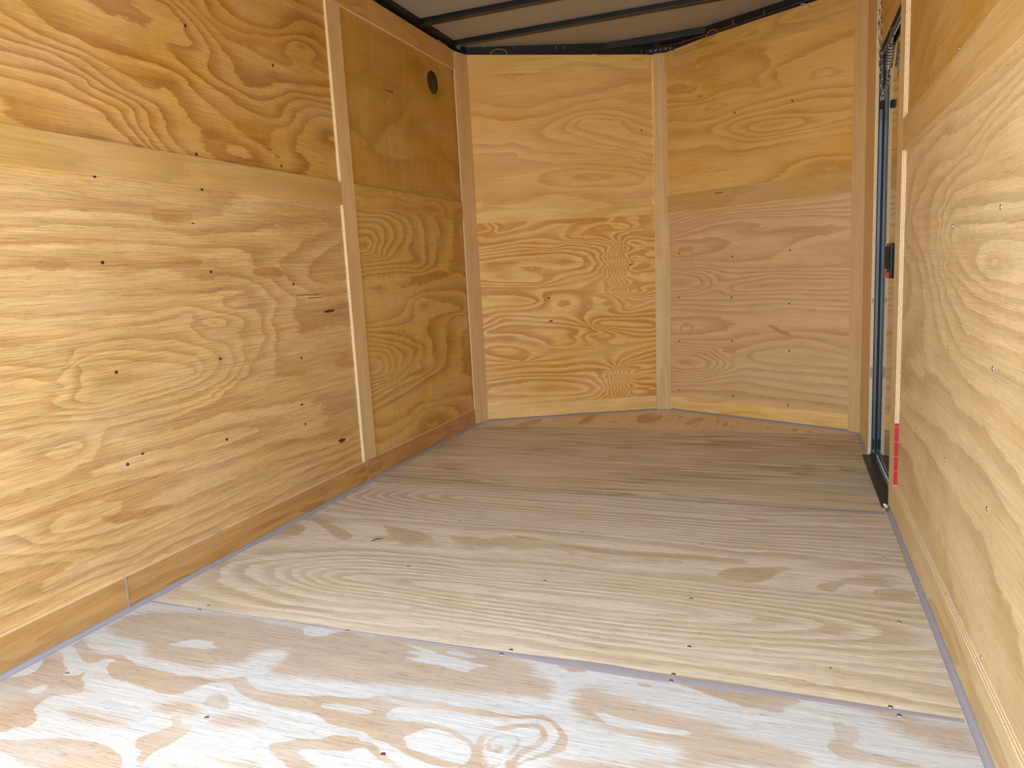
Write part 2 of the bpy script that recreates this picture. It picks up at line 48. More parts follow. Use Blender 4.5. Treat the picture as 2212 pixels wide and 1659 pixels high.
ISO = {"FB":[[0,[0.104,-0.07,0.234,-0.097,0.398,-0.143,0.59,-0.138,0.725,-0.134,0.778,-0.111,0.878,-0.094,1.015,-0.107,1.109,-0.094,1.245,-0.107,1.37,-0.113,1.488,-0.111,1.6,-0.109,1.657,-0.107,1.729,-0.102,1.784,-0.087,1.838,-0.083,1.89,-0.096,1.967,-0.091,2.014,-0.109,2.058,-0.131]],[-1.2,[0.051,-0.203,0.289,-0.194,0.574,-0.182,0.715,-0.19,1.052,-0.192,1.138,-0.17,1.385,-0.179,1.606,-0.171,1.649,-0.174,1.834,-0.179,1.979,-0.186,2.07,-0.187]],[1,[0.139,0.032,0.278,-0.034,0.396,-0.076,0.505,-0.087,0.625,-0.084,0.732,-0.07,0.822,-0.07,0.999,-0.07]],[2,[0.266,0.062,0.313,0.018,0.429,-0.017,0.491,-0.032,0.614,-0.031,0.752,-0.024,0.988,-0.044]],[4,[0.378,0.067,0.482,0.017,0.581,0.021,0.729,0.018,0.967,0.004]],[5.6,[0.491,0.073]],[2,[0.27,0.122,0.368,0.182,0.481,0.221,0.564,0.217,0.715,0.229,0.873,0.221]],[4,[0.387,0.115,0.474,0.147,0.546,0.159,0.691,0.177,0.895,0.172]],[1,[0.125,0.088,0.198,0.142,0.288,0.176,0.394,0.226,0.542,0.255,0.696,0.266,0.855,0.262]],[0,[0.072,-0.041,0.052,0.07,0.112,0.212,0.264,0.248,0.382,0.288,0.464,0.294,0.628,0.294,0.842,0.295,0.915,0.313,1.077,0.322,1.198,0.312,1.349,0.311,1.458,0.306,1.576,0.336,1.618,0.296,1.722,0.296,1.823,0.304,1.953,0.312,2.057,0.306]],[6.6,[0.784,0.092,0.919,0.115,1.033,0.09,1.222,0.087,1.391,0.089,1.486,0.102]],[5.6,[1.646,0.102]],[5.0,[1.756,0.123]],[4.3,[1.848,0.126]],[3.4,[1.997,0.158]],[2.8,[2.065,0.163]],[-0.6,[0.158,0.44,0.361,0.366,0.653,0.351,0.749,0.393,1.053,0.398,1.295,0.393,1.517,0.398,1.613,0.368,1.756,0.422,1.931,0.446,2.057,0.496]],[-0.4,[0.918,0.538,1.138,0.54,1.387,0.529,1.621,0.511,1.68,0.515,1.865,0.518]],[0.1,[0.018,0.533,0.135,0.566,0.297,0.567,0.722,0.571,0.902,0.584,1.127,0.584,1.38,0.572,1.619,0.541,1.756,0.565,1.907,0.493,2.008,0.542,2.062,0.535]],[5,[0.598,0.725,0.849,0.733,1.089,0.729,1.355,0.734,1.61,0.704,1.796,0.736,1.953,0.735,2.049,0.745]],[8.4,[0.548,0.871,0.76,0.865,1.003,0.868,1.424,0.855,1.601,0.852]],[7.6,[1.668,0.873,2.066,0.938]],[6,[0.481,0.982,1.018,0.997,1.596,0.939,1.755,1.001,2.056,0.991]],[6,[0.244,0.848,0.43,0.788,0.637,0.767]],[6,[0.285,0.938,0.527,1.023]],[8.4,[0.503,0.88]],[4,[0.112,0.822,0.33,0.731,0.668,0.696]],[4,[0.12,0.928,0.31,1.025]],[2,[0.027,0.726,0.304,0.663,0.694,0.636]],[2,[0.007,0.864,0.032,1.0]]],"LL":[[3.1,[-0.307,0.707,-0.241,0.703,-0.178,0.694,-0.107,0.675,-0.049,0.659,0.079,0.636,0.077,0.623,-0.022,0.627,-0.086,0.617,-0.203,0.608,-0.258,0.599,-0.316,0.619,-0.298,0.665,-0.307,0.707]],[3.5,[-0.196,0.654]],[2,[-0.311,0.739,-0.182,0.74,-0.009,0.712,0.088,0.691,0.131,0.669,0.142,0.646,0.124,0.624,0.075,0.607,0.005,0.595,-0.091,0.588,-0.207,0.585,-0.281,0.58]],[1.3,[-0.349,0.713,-0.326,0.736,-0.284,0.758,-0.205,0.768,-0.121,0.769,-0.032,0.763,0.048,0.742,0.127,0.713,0.205,0.693,0.222,0.652,0.2,0.61,0.092,0.583,-0.094,0.569]],[1,[0.1,0.811,0.099,0.758,0.129,0.729,0.2,0.71,0.255,0.665,0.266,0.629,0.22,0.59,0.104,0.57,-0.096,0.554,-0.212,0.552,-0.407,0.579,-0.534,0.581]],[0.2,[0.142,0.808,0.128,0.766,0.174,0.735,0.233,0.724,0.296,0.671,0.314,0.623,0.259,0.584,0.136,0.537,-0.006,0.521,-0.269,0.527,-0.537,0.561]],[1.6,[0.203,0.776]],[-0.6,[0.347,0.618,0.273,0.571,0.134,0.527,-0.009,0.501,-0.222,0.488]],[-0.5,[0.236,0.889,0.302,0.864,0.386,0.872,0.44,0.823,0.433,0.775,0.42,0.752,0.448,0.702,0.421,0.644]],[-1.5,[0.508,0.849,0.554,0.841,0.494,0.759,0.524,0.707,0.517,0.664,0.581,0.631,0.739,0.626,0.979,0.627]],[-1.1,[0.297,0.831]],[-2.5,[0.995,1.134,0.866,1.082,0.696,1.045,0.579,1.0,0.536,0.97,0.595,0.914]],[-3.4,[0.993,1.044,0.851,0.982,0.783,0.909]],[-2,[0.656,0.784,1.005,0.79]],[0,[-0.49,0.857,-0.271,0.841,-0.052,0.831,0.078,0.844]],[-1,[-0.477,0.939,-0.257,0.929,0.023,0.912,0.229,0.895]],[-1.5,[-0.469,0.994,-0.195,0.996,0.323,0.999]],[-2.3,[-0.461,1.045,-0.285,1.06,-0.018,1.05,0.504,1.059]],[-3.2,[-0.452,1.096,-0.276,1.115,-0.008,1.113,0.265,1.123]],[2,[-0.513,0.715,-0.432,0.701,-0.391,0.68,-0.357,0.659,-0.375,0.634,-0.445,0.617,-0.527,0.624]],[2.7,[-0.519,0.676,-0.459,0.665]],[1,[-0.505,0.766,-0.444,0.759,-0.382,0.734,-0.344,0.712]],[0.6,[-0.408,0.513,-0.368,0.53,-0.322,0.517,-0.315,0.495,-0.333,0.476]],[0.6,[-0.412,0.461,-0.45,0.449,-0.45,0.476]],[1.4,[-0.36,0.492]],[0,[-0.344,0.438,-0.331,0.397]],[-0.6,[-0.471,0.29,-0.465,0.323,-0.431,0.342,-0.373,0.346,-0.298,0.345,-0.161,0.333,-0.039,0.312]],[0.2,[-0.366,0.297]],[-1.6,[-0.577,0.312,-0.48,0.258,-0.319,0.214,-0.087,0.211,0.122,0.209,0.567,0.216]],[-2.4,[-0.479,0.155,-0.417,0.16,-0.327,0.16,-0.221,0.137,-0.13,0.1]],[-3.4,[-0.606,0.127,-0.384,0.122,-0.104,0.106,0.355,0.104,0.9,0.113]],[0.3,[-0.31,0.401,-0.18,0.393,0.007,0.396,0.229,0.398,0.311,0.386]],[-0.6,[-0.315,0.365,-0.13,0.339,0.137,0.307,0.386,0.301,0.921,0.248]],[-2.6,[-0.589,0.233,-0.507,0.225,-0.397,0.198]],[0,[-0.564,0.391,-0.503,0.388,-0.457,0.404,-0.411,0.412]]],"LU":[[0,[-0.299,1.599,-0.223,1.567,-0.155,1.563,-0.13,1.547,-0.061,1.564,-0.087,1.581]],[1,[-0.378,1.565,-0.308,1.54,-0.173,1.528,-0.098,1.512,0.05,1.479,0.106,1.482,0.14,1.515]],[2,[-0.385,1.522,-0.293,1.512,-0.19,1.505,-0.059,1.449,0.042,1.431,0.075,1.394,0.075,1.36,0.11,1.321,0.143,1.305]],[3,[-0.391,1.487,-0.276,1.495,-0.155,1.448,-0.037,1.429,-0.007,1.393,-0.002,1.356,0.029,1.314,0.055,1.3]],[4,[-0.397,1.448,-0.302,1.453,-0.177,1.451,-0.137,1.413,-0.042,1.399,-0.024,1.353,-0.002,1.323,0.022,1.303]],[5,[-0.325,1.409,-0.249,1.403,-0.164,1.389,-0.12,1.373,-0.1,1.349,-0.053,1.327,-0.005,1.303]],[5.6,[-0.408,1.378,-0.361,1.324,-0.263,1.318]],[-0.8,[-0.048,1.678,0.081,1.675,0.157,1.624,0.211,1.584]],[1.1,[0.112,1.449,0.154,1.417,0.193,1.387,0.198,1.342,0.263,1.302]],[0.1,[0.181,1.546,0.218,1.51,0.278,1.48,0.374,1.44,0.494,1.394,0.609,1.347]],[0.8,[0.285,1.359,0.323,1.384,0.386,1.379,0.488,1.358,0.524,1.331,0.52,1.305,0.403,1.302,0.32,1.316,0.289,1.341,0.285,1.359]],[1.4,[0.395,1.34]],[-1,[0.397,1.542,0.475,1.517,0.55,1.501,0.592,1.503,0.623,1.546,0.736,1.594,1.006,1.618]],[-2,[0.415,1.565,0.52,1.562,0.647,1.587,0.74,1.622,0.992,1.663]],[0,[0.503,1.452,0.628,1.467,0.693,1.494,0.727,1.538,0.826,1.573,1.0,1.581]],[1.1,[0.996,1.551,0.868,1.529,0.786,1.498,0.721,1.444,0.731,1.39,0.845,1.382,0.968,1.373]],[1.9,[0.961,1.462]],[-3.1,[0.394,1.704,0.369,1.72,0.548,1.739,0.738,1.724,0.724,1.694,0.665,1.702,0.543,1.708,0.394,1.704]],[-3.8,[0.583,1.713]],[-2.3,[0.388,1.664,0.452,1.612,0.611,1.627,0.749,1.678,0.803,1.789]],[-4,[0.329,1.806,0.348,1.761,0.472,1.744,0.679,1.794,0.87,1.857,0.969,1.855,1.006,1.824]],[-5,[0.413,1.822,0.558,1.802,0.683,1.821,0.696,1.851,0.786,1.914]],[-3.2,[0.863,1.749,0.934,1.76,0.96,1.726]],[-0.3,[0.215,1.648,0.186,1.697,0.145,1.732]]],"NLL":[[1,[0.013,1.041,0.158,1.059,0.333,1.076,0.507,1.055,0.683,1.05,0.814,1.009,0.84,0.965]],[2,[0.016,1.015,0.244,1.042,0.435,1.015,0.55,1.04,0.682,1.016,0.769,0.968,0.784,0.907,0.738,0.857,0.657,0.827,0.496,0.8]],[3,[0.01,0.99,0.198,1.006,0.329,1.008,0.505,1.007,0.636,0.992,0.696,0.929,0.677,0.878,0.498,0.852]],[4,[0.065,0.953,0.327,0.965,0.546,0.936]],[3.6,[0.237,0.918,0.394,0.901,0.392,0.841,0.364,0.816,0.058,0.841]],[2,[0.004,0.809,0.319,0.792,0.496,0.792]],[2.6,[0.052,0.737,0.315,0.714]],[1,[0.413,0.726,0.493,0.739,0.573,0.717,0.58,0.691,0.49,0.652,0.506,0.624,0.444,0.619,0.428,0.673,0.413,0.726]],[0.4,[0.491,0.687]],[1.6,[0.654,0.739,0.76,0.698,0.803,0.652]],[0,[0.824,0.765,0.876,0.701,0.902,0.642,0.984,0.664,1.048,0.691]],[1,[0.796,0.714,0.883,0.612,0.992,0.637,1.047,0.665]],[2,[0.666,0.598,0.846,0.587,1.045,0.585]],[3,[0.683,0.552,1.044,0.522]],[0,[0.011,0.556,0.133,0.615,0.309,0.592,0.486,0.564,0.664,0.54,0.752,0.477]],[1,[0.018,0.6,0.118,0.655,0.399,0.622]],[-1,[0.041,0.545,0.175,0.564,0.307,0.539,0.466,0.516,0.535,0.463,0.436,0.442]],[0,[0.012,0.494,0.127,0.505,0.303,0.459,0.479,0.404,0.66,0.411]],[-1,[0.079,0.437,0.194,0.421,0.235,0.356]],[1,[0.662,0.482,0.796,0.43,0.896,0.442]],[1,[0.011,0.325,0.252,0.346,0.476,0.332,0.703,0.354]],[2,[0.017,0.271,0.205,0.286,0.473,0.269,0.655,0.285,0.772,0.269]],[3,[0.024,0.239,0.203,0.259,0.472,0.242,0.653,0.222,0.723,0.162]],[4,[0.065,0.187,0.289,0.173,0.559,0.155]],[3,[0.017,0.118,0.376,0.112,0.649,0.113]],[0,[0.544,1.1,0.563,1.133,0.643,1.163,0.775,1.166,0.889,1.117]],[-1,[0.721,1.117,0.828,1.155,0.916,1.15]],[-0.6,[0.639,1.052,0.569,1.081]],[0,[0.018,1.125,0.117,1.112,0.248,1.131,0.335,1.135]],[-1,[0.13,1.183,0.173,1.177,0.171,1.143,0.144,1.136]],[0.6,[0.368,1.095,0.482,1.094,0.493,1.136]],[1,[0.022,1.184,0.059,1.149]],[-4.3,[0.933,0.936]],[-4.3,[0.928,0.869]],[-3.6,[0.927,0.735]],[-4.3,[0.919,0.203]],[-4.2,[0.91,0.129]],[-3,[1.018,0.947,1.054,0.954]],[-3,[0.997,0.844,1.051,0.841]],[-3,[0.996,0.8,1.05,0.797]],[-2,[0.995,0.756,1.049,0.753]],[-3.2,[0.895,1.031,0.94,1.046,0.975,1.019]],[-2,[0.869,1.067,0.933,1.098,0.994,1.061,1.056,1.053]],[-2.4,[0.983,0.264,1.038,0.27]],[-3,[0.98,0.155,1.034,0.133]],[-3.2,[0.89,1.023,0.862,0.964,0.877,0.885,0.876,0.832,0.892,0.77]],[-3.2,[0.878,0.28,0.857,0.2,0.873,0.107]],[-2.25,[0.869,1.024,0.842,0.965,0.856,0.886,0.858,0.833,0.879,0.771]],[-2.1,[0.856,0.281,0.837,0.201,0.851,0.108]],[-1.3000000000000003,[0.848,1.025,0.823,0.966,0.835,0.887,0.84,0.834,0.867,0.772]],[-1.0,[0.834,0.283,0.817,0.202,0.829,0.11]],[-0.35000000000000053,[0.826,1.026,0.803,0.967,0.813,0.888,0.822,0.835,0.854,0.772]],[0.10000000000000009,[0.812,0.284,0.797,0.203,0.807,0.111]],[0.5999999999999996,[0.805,1.027,0.784,0.968,0.792,0.889,0.804,0.836,0.842,0.773]],[1.2000000000000002,[0.79,0.286,0.777,0.205,0.785,0.113]]],"LFL":[[5,[1.153,1.044]],[4,[1.089,1.015,1.104,1.072,1.19,1.087,1.221,1.049,1.179,1.016,1.105,1.003]],[3,[1.105,1.116,1.246,1.128,1.265,1.089,1.245,1.036,1.263,0.99,1.176,0.997]],[2,[1.111,1.153,1.29,1.162,1.378,1.133,1.381,1.065,1.305,1.01,1.262,0.984,1.114,0.984]],[1,[1.119,1.173,1.359,1.186,1.492,1.151,1.511,1.089,1.431,1.032,1.328,0.984,1.112,0.971]],[0,[1.362,1.206,1.571,1.19,1.636,1.114,1.579,1.041,1.645,0.969,1.491,0.955,1.12,0.945]],[-1,[1.116,0.92,1.459,0.935,1.669,0.917,1.773,0.953,1.823,1.06,1.786,1.149]],[-2,[1.134,0.881,1.451,0.886,1.946,0.936,2.021,1.063]],[-1.5,[1.106,0.701,1.26,0.716,1.427,0.725,1.509,0.784,1.686,0.82,1.823,0.83,2.18,0.816]],[-0.5,[1.568,0.773,1.65,0.791,1.777,0.755,1.736,0.711,1.819,0.69,2.099,0.687]],[0.5,[1.675,0.745]],[-2,[1.123,0.81,1.248,0.807,1.337,0.779]],[-1.2,[1.235,0.851]],[5,[1.143,0.499]],[4,[1.118,0.542,1.194,0.539,1.225,0.488,1.168,0.455,1.117,0.456]],[3,[1.117,0.575,1.236,0.561,1.295,0.506,1.259,0.448,1.268,0.419,1.13,0.454]],[2,[1.116,0.609,1.305,0.574,1.393,0.507,1.357,0.455,1.267,0.412,1.125,0.421]],[1,[1.12,0.634,1.404,0.577,1.547,0.532,1.493,0.48,1.385,0.451,1.121,0.395]],[0,[1.455,0.622,1.643,0.536,1.6,0.466,1.672,0.402,1.436,0.407,1.129,0.367]],[-1,[1.787,0.598,1.843,0.498,1.758,0.406,1.521,0.364,1.135,0.325]],[-2,[2.055,0.657,2.075,0.53,2.005,0.329,1.671,0.286,1.129,0.285]],[0,[1.557,0.184,1.658,0.202,1.822,0.121]],[-1,[1.464,0.196,1.548,0.232,1.835,0.209,2.18,0.127]]],"NRL":[[4,[0.032,1.166,0.299,1.192]],[3,[0.038,1.122,0.178,1.152,0.358,1.176,0.685,1.172]],[2,[0.03,1.091,0.239,1.126,0.471,1.145,0.786,1.125,1.067,1.115]],[1,[0.03,1.059,0.238,1.106,0.415,1.121,0.685,1.106,0.883,1.097,1.076,1.062]],[0,[0.029,1.021,0.237,1.007,0.309,0.972,0.272,0.948,0.174,0.932,0.027,0.929]],[-0.6,[0.131,0.967]],[0.6,[0.471,1.046,0.787,1.05,1.068,1.018]],[0.3,[0.47,0.947,0.686,0.963]],[1,[1.078,0.947,0.979,0.935,0.827,0.94,0.933,0.901,1.08,0.866]],[1,[0.032,0.897,0.355,0.861,0.58,0.842,1.072,0.831]],[2,[0.032,0.875,0.271,0.833,0.342,0.779,0.329,0.727,0.17,0.698,0.028,0.689]],[3,[0.031,0.842,0.209,0.815,0.245,0.761,0.183,0.73,0.042,0.722]],[3.7,[0.095,0.775]],[2,[0.354,0.779,0.686,0.808,1.072,0.786]],[3,[0.469,0.735,0.788,0.757,1.073,0.741]],[2,[0.353,0.696,0.789,0.7,1.074,0.686]],[1.2,[0.027,0.656,0.352,0.644,0.686,0.662,1.075,0.641]],[0.5,[0.026,0.612,0.468,0.592,0.789,0.623,1.075,0.604]],[0,[0.018,0.556,0.23,0.569,0.339,0.538,0.363,0.52,0.266,0.5,0.016,0.466]],[-0.5,[0.122,0.524]],[0.2,[0.623,0.553,0.889,0.546,1.077,0.54]],[1,[0.623,0.452,0.79,0.477,0.938,0.457,1.078,0.429]],[1,[0.022,0.422,0.289,0.409,0.42,0.34,0.384,0.253,0.161,0.194,0.016,0.195]],[2,[0.021,0.388,0.289,0.377,0.373,0.327,0.336,0.272,0.162,0.227,0.017,0.218]],[3,[0.02,0.343,0.202,0.351,0.288,0.312,0.263,0.278,0.097,0.257]],[3.6,[0.085,0.301]],[2,[0.579,0.359,0.891,0.374,1.08,0.355]],[1,[0.466,0.28,0.892,0.277,1.081,0.271]],[0.2,[0.015,0.149,0.466,0.216,0.893,0.189,1.074,0.176]],[-0.7,[0.028,0.104,0.223,0.11,0.383,0.103,0.893,0.11]]],"NLU":[[1,[0.465,1.762,0.644,1.821,0.792,1.843,0.939,1.81,1.077,1.758]],[2,[0.581,1.73,0.588,1.664,0.734,1.602,0.882,1.568,1.071,1.503]],[2,[0.581,1.73,0.661,1.774,0.79,1.778,0.937,1.735,1.075,1.674]],[3,[0.64,1.728,0.69,1.74,0.719,1.72,0.678,1.698,0.64,1.718]],[3,[0.887,1.728,0.895,1.662,0.984,1.63,1.073,1.598]],[1,[0.418,1.586,0.634,1.568,0.832,1.56,0.981,1.526,1.071,1.493]],[0,[0.021,1.489,0.334,1.486,0.631,1.492,1.069,1.436]],[-1,[0.51,1.44,0.629,1.454,0.878,1.434,0.927,1.403,0.827,1.389,0.577,1.39,0.51,1.44]],[-1.5,[0.728,1.417]],[0,[0.026,1.564,0.241,1.574]],[1,[0.018,1.76,0.133,1.737,0.178,1.67,0.099,1.646,0.011,1.64]],[0,[0.013,1.357,0.426,1.348,1.026,1.312]],[0,[0.352,1.85,0.646,1.886]],[0,[0.026,1.879,0.254,1.835]]],"NRU":[[0,[0.038,1.654,0.238,1.626,0.45,1.653,0.646,1.664,0.863,1.673,1.069,1.637]],[0,[0.038,1.635,0.324,1.571,0.561,1.5,0.721,1.508,0.933,1.505,1.075,1.499]],[1,[0.434,1.606,0.49,1.624,0.646,1.623,0.793,1.602,0.999,1.557,1.074,1.549]],[1,[0.45,1.582,0.569,1.534,0.721,1.525,0.933,1.531]],[2,[0.608,1.582,0.793,1.569]],[-1,[0.631,1.337,0.684,1.392,0.865,1.432,1.074,1.38]],[0,[0.795,1.315,0.901,1.36,1.074,1.342]],[-1,[0.034,1.471,0.236,1.457,0.407,1.403,0.608,1.403]],[-1,[0.683,1.85,0.861,1.828,0.996,1.784,1.07,1.76]],[-1,[0.705,1.792,0.862,1.776,0.997,1.721,1.071,1.705]],[-2,[0.93,1.77]],[-1,[0.06,1.77,0.24,1.75,0.491,1.756]],[-2,[0.064,1.948,0.242,1.851,0.326,1.733]],[-3,[0.118,1.892,0.198,1.86,0.241,1.793]],[-2,[0.516,1.929,0.646,1.858,0.608,1.773,0.492,1.839]],[-1,[0.031,1.332,0.321,1.29]]],"RL":[[6.2,[0.136,0.858]],[5,[0.313,0.894,0.096,0.906,-0.086,0.907,-0.193,0.895]],[5.0,[-0.023,0.884,-0.036,0.848,0.111,0.821,0.319,0.817]],[4,[-0.214,0.881,-0.135,0.828,0.083,0.796,0.324,0.79]],[3,[-0.262,0.876,-0.202,0.817,-0.06,0.766,0.124,0.753,0.332,0.748]],[2,[-0.365,0.85,-0.295,0.772,-0.113,0.705,0.084,0.694,0.34,0.7]],[1,[-0.443,0.793,-0.334,0.689,-0.146,0.643,0.147,0.623,0.355,0.62]],[0,[-0.981,0.459,-0.557,0.515,-0.247,0.518,0.043,0.529,0.212,0.526,0.325,0.514]],[-1,[-0.915,0.382,-0.534,0.394,-0.222,0.384,0.102,0.405,0.291,0.406]],[0,[-0.998,0.546,-0.695,0.636,-0.598,0.726,-0.652,0.817]],[-1.8,[-0.901,0.311,-0.593,0.316,-0.342,0.264,-0.077,0.272]],[-1,[-1.01,0.736,-1.006,0.845]],[4,[-0.247,0.844,-0.3,0.921,-0.214,0.955,0.017,0.95,0.304,0.942]],[3,[-0.346,0.843,-0.39,0.964,-0.242,1.012,0.006,1.014,0.294,0.994]],[2,[-0.464,0.884,-0.321,1.03,-0.152,1.074,0.017,1.093,0.273,1.111]],[1,[-0.81,0.986,-0.435,1.088,-0.062,1.079,0.04,1.108,0.268,1.142]],[2.6,[0.054,1.034,0.203,1.071,0.281,1.069]],[0,[-0.971,0.941,-0.839,1.134,-0.31,1.179]],[-0.8,[-0.577,1.224,-0.027,1.194,0.261,1.182]]],"RU":[[0,[-0.945,1.345,-0.741,1.395,-0.627,1.487,-0.446,1.48]],[1,[-0.705,1.352,-0.539,1.397,-0.278,1.394,-0.18,1.399]],[2,[-0.379,1.338,-0.169,1.336,-0.001,1.332]],[-1,[-1.006,1.481,-0.8,1.554]],[-0.6,[-0.107,1.326,0.072,1.321]]]}
KNOTS = [["LL",[0.0006,0.7932,0.7719,0.0006,0.8368,0.7778,0.0006,0.8778,0.7751,0.0006,0.8646,0.767,0.0006,0.8231,0.7651]],["LL",[0.0006,0.8158,0.2341,0.0006,0.8433,0.237,0.0006,0.8734,0.2299,0.0006,0.8632,0.2207,0.0006,0.8343,0.2189]],["LL",[0.0006,-0.1538,0.422,0.0006,-0.1456,0.4289,0.0006,-0.1382,0.423,0.0006,-0.1441,0.4195]],["LL",[0.0006,0.6343,0.845,0.0006,0.6967,0.8447,0.0006,0.7726,0.8425,0.0006,0.7722,0.8399,0.0006,0.6963,0.8421,0.0006,0.634,0.8431]],["LL",[0.0006,0.7053,0.8313,0.0006,0.8046,0.831,0.0006,0.8043,0.829,0.0006,0.707,0.8286]],["LL",[0.0006,0.5922,0.429,0.0006,0.6062,0.4317,0.0006,0.6125,0.4252,0.0006,0.5995,0.4224]],["LL",[0.0006,0.1443,1.0929,0.0006,0.1529,1.0948,0.0006,0.1595,1.0926,0.0006,0.1507,1.0896]],["NRU",[1.4716,2.5826,1.316,1.4768,2.58,1.3211,1.476,2.5804,1.3125]],["FB",[1.8395,-0.0789,0.0006,1.8426,-0.0752,0.0006,1.8451,-0.0784,0.0006,1.8422,-0.0831,0.0006]],["LFU",[0.0006,1.4233,1.757,0.0006,1.4812,1.7605,0.0006,1.5076,1.7611,0.0006,1.5019,1.7557,0.0006,1.4706,1.7546,0.0006,1.4249,1.755]],["LFU",[0.0006,1.6757,1.9727,0.0006,1.6867,1.9754,0.0006,1.6835,1.9683,0.0006,1.6748,1.9671]],["NLL",[0.8514,2.7029,0.9027,0.8796,2.7162,0.8993,0.8715,2.7123,0.8963,0.8529,2.7036,0.8982]],["NLL",[0.3982,2.4906,0.7287,0.4104,2.4963,0.7332,0.4181,2.4999,0.7258,0.4058,2.4942,0.7204]],["NLL",[0.4045,2.4936,0.5904,0.4208,2.5012,0.5937,0.4245,2.5029,0.5847,0.4082,2.4953,0.5822]],["NRT",[1.3661,2.6301,1.2682,1.4096,2.6081,1.267,1.4111,2.6073,1.2632,1.3676,2.6293,1.2635]]]

def lin(c):
    return tuple(((v/255)/12.92 if v/255 <= .04045 else ((v/255+.055)/1.055)**2.4) for v in c) + (1,)

def link(o, parent=None, kind=None, label=None, cat=None, group=None):
    col.objects.link(o)
    if parent: o.parent = parent
    if kind: o['kind'] = kind
    if label: o['label'] = label
    if cat: o['category'] = cat
    if group: o['group'] = group
    return o
def empty(name, loc=(0, 0, 0), **k):
    o = bpy.data.objects.new(name, None); o.location = loc; o.empty_display_size = .05
    return link(o, **k)
class MB:
    def __init__(s): s.v = []; s.f = []
    def add(s, vs, fs):
        b = len(s.v); s.v += [tuple(v) for v in vs]; s.f += [tuple(b+i for i in f) for f in fs]
    def box(s, a, b):
        x0, y0, z0 = a; x1, y1, z1 = b
        s.add([(x0,y0,z0),(x1,y0,z0),(x1,y1,z0),(x0,y1,z0),(x0,y0,z1),(x1,y0,z1),(x1,y1,z1),(x0,y1,z1)],
              [(0,3,2,1),(4,5,6,7),(0,1,5,4),(1,2,6,5),(2,3,7,6),(3,0,4,7)])
    def obox(s, o, u, v, w):
        o, u, v, w = map(Vector, (o, u, v, w))
        p = [o, o+u, o+u+v, o+v]; p += [q+w for q in p]
        f = [(0,3,2,1),(4,5,6,7),(0,1,5,4),(1,2,6,5),(2,3,7,6),(3,0,4,7)]
        if u.cross(v).dot(w) < 0: f = [tuple(reversed(k)) for k in f]
        s.add(p, f)
    def tube(s, pts, r, n=8, closed=False, taper=None):
        pts = [Vector(p) for p in pts]; m = len(pts); rings = []; prev = None
        for i, p in enumerate(pts):
            t = (pts[(i+1) % m]-pts[i-1]) if closed else (pts[min(i+1, m-1)]-pts[max(i-1, 0)])
            t.normalize()
            a = prev if prev is not None else (Vector((0,0,1)) if abs(t.z) < .9 else Vector((1,0,0)))
            x = (a - t*a.dot(t)).normalized(); prev = x; y = t.cross(x)
            rr = r if taper is None else r*taper[i]
            rings.append([p+x*rr*math.cos(k*2*math.pi/n)+y*rr*math.sin(k*2*math.pi/n) for k in range(n)])
        fs = []
        for i in range(m if closed else m-1):
            j = (i+1) % m
            for k in range(n): fs.append((i*n+k, i*n+(k+1)%n, j*n+(k+1)%n, j*n+k))
        if not closed:
            fs.append(tuple(range(n-1, -1, -1))); fs.append(tuple((m-1)*n+k for k in range(n)))
        s.add([q for rg in rings for q in rg], fs)
    def build(s, name, mat, parent=None, bevel=0, smooth=False, **k):
        me = bpy.data.meshes.new(name); me.from_pydata(s.v, [], s.f); me.update()
        if smooth: me.polygons.foreach_set('use_smooth', [True]*len(me.polygons))
        me.materials.append(mat)
        o = bpy.data.objects.new(name, me); link(o, parent=parent, **k)
        if bevel:
            b = o.modifiers.new('bevel', 'BEVEL'); b.width = bevel; b.segments = 2; b.limit_method = 'ANGLE'
        return o

# ------------------------------------------------------------------ materials
def base_mat(name):
    m = bpy.data.materials.new(name); m.use_nodes = True
    return m, m.node_tree.nodes, m.node_tree.links, m.node_tree.nodes['Principled BSDF']
class NT:
    """small node helper"""
    def __init__(s, nodes, links): s.n = nodes; s.l = links
    def put(s, sock, v):
        if isinstance(v, bpy.types.NodeSocket): s.l.new(v, sock)
        else: sock.default_value = v
    def math(s, op, a, b=0.0, c=0.0, clamp=False):
        n = s.n.new('ShaderNodeMath'); n.operation = op; n.use_clamp = clamp
        s.put(n.inputs[0], a); s.put(n.inputs[1], b); s.put(n.inputs[2], c); return n.outputs[0]
    def step(s, v, lo, hi):
        n = s.n.new('ShaderNodeMapRange'); n.interpolation_type = 'SMOOTHSTEP'
        s.put(n.inputs[0], v); n.inputs[1].default_value = lo; n.inputs[2].default_value = hi; return n.outputs[0]
    def scale(s, v, sc, off=(0, 0, 0)):
        n = s.n.new('ShaderNodeVectorMath'); n.operation = 'MULTIPLY_ADD'
        s.put(n.inputs[0], v); n.inputs[1].default_value = sc; n.inputs[2].default_value = off; return n.outputs[0]
    def noise(s, v, detail=2.0, rough=.5, dist=0.0):
        n = s.n.new('ShaderNodeTexNoise'); s.put(n.inputs['Vector'], v); n.inputs['Scale'].default_value = 1.0
        n.inputs['Detail'].default_value = detail; n.inputs['Roughness'].default_value = rough; n.inputs['Distortion'].default_value = dist
        return n.outputs['Fac']
    def mix(s, f, a, b, mode='MIX'):
        n = s.n.new('ShaderNodeMix'); n.data_type = 'RGBA'; n.blend_type = mode
        s.put(n.inputs[0], f); s.put(n.inputs[6], a); s.put(n.inputs[7], b); return n.outputs[2]
    def attr(s, name):
        n = s.n.new('ShaderNodeAttribute'); n.attribute_name = name; return n
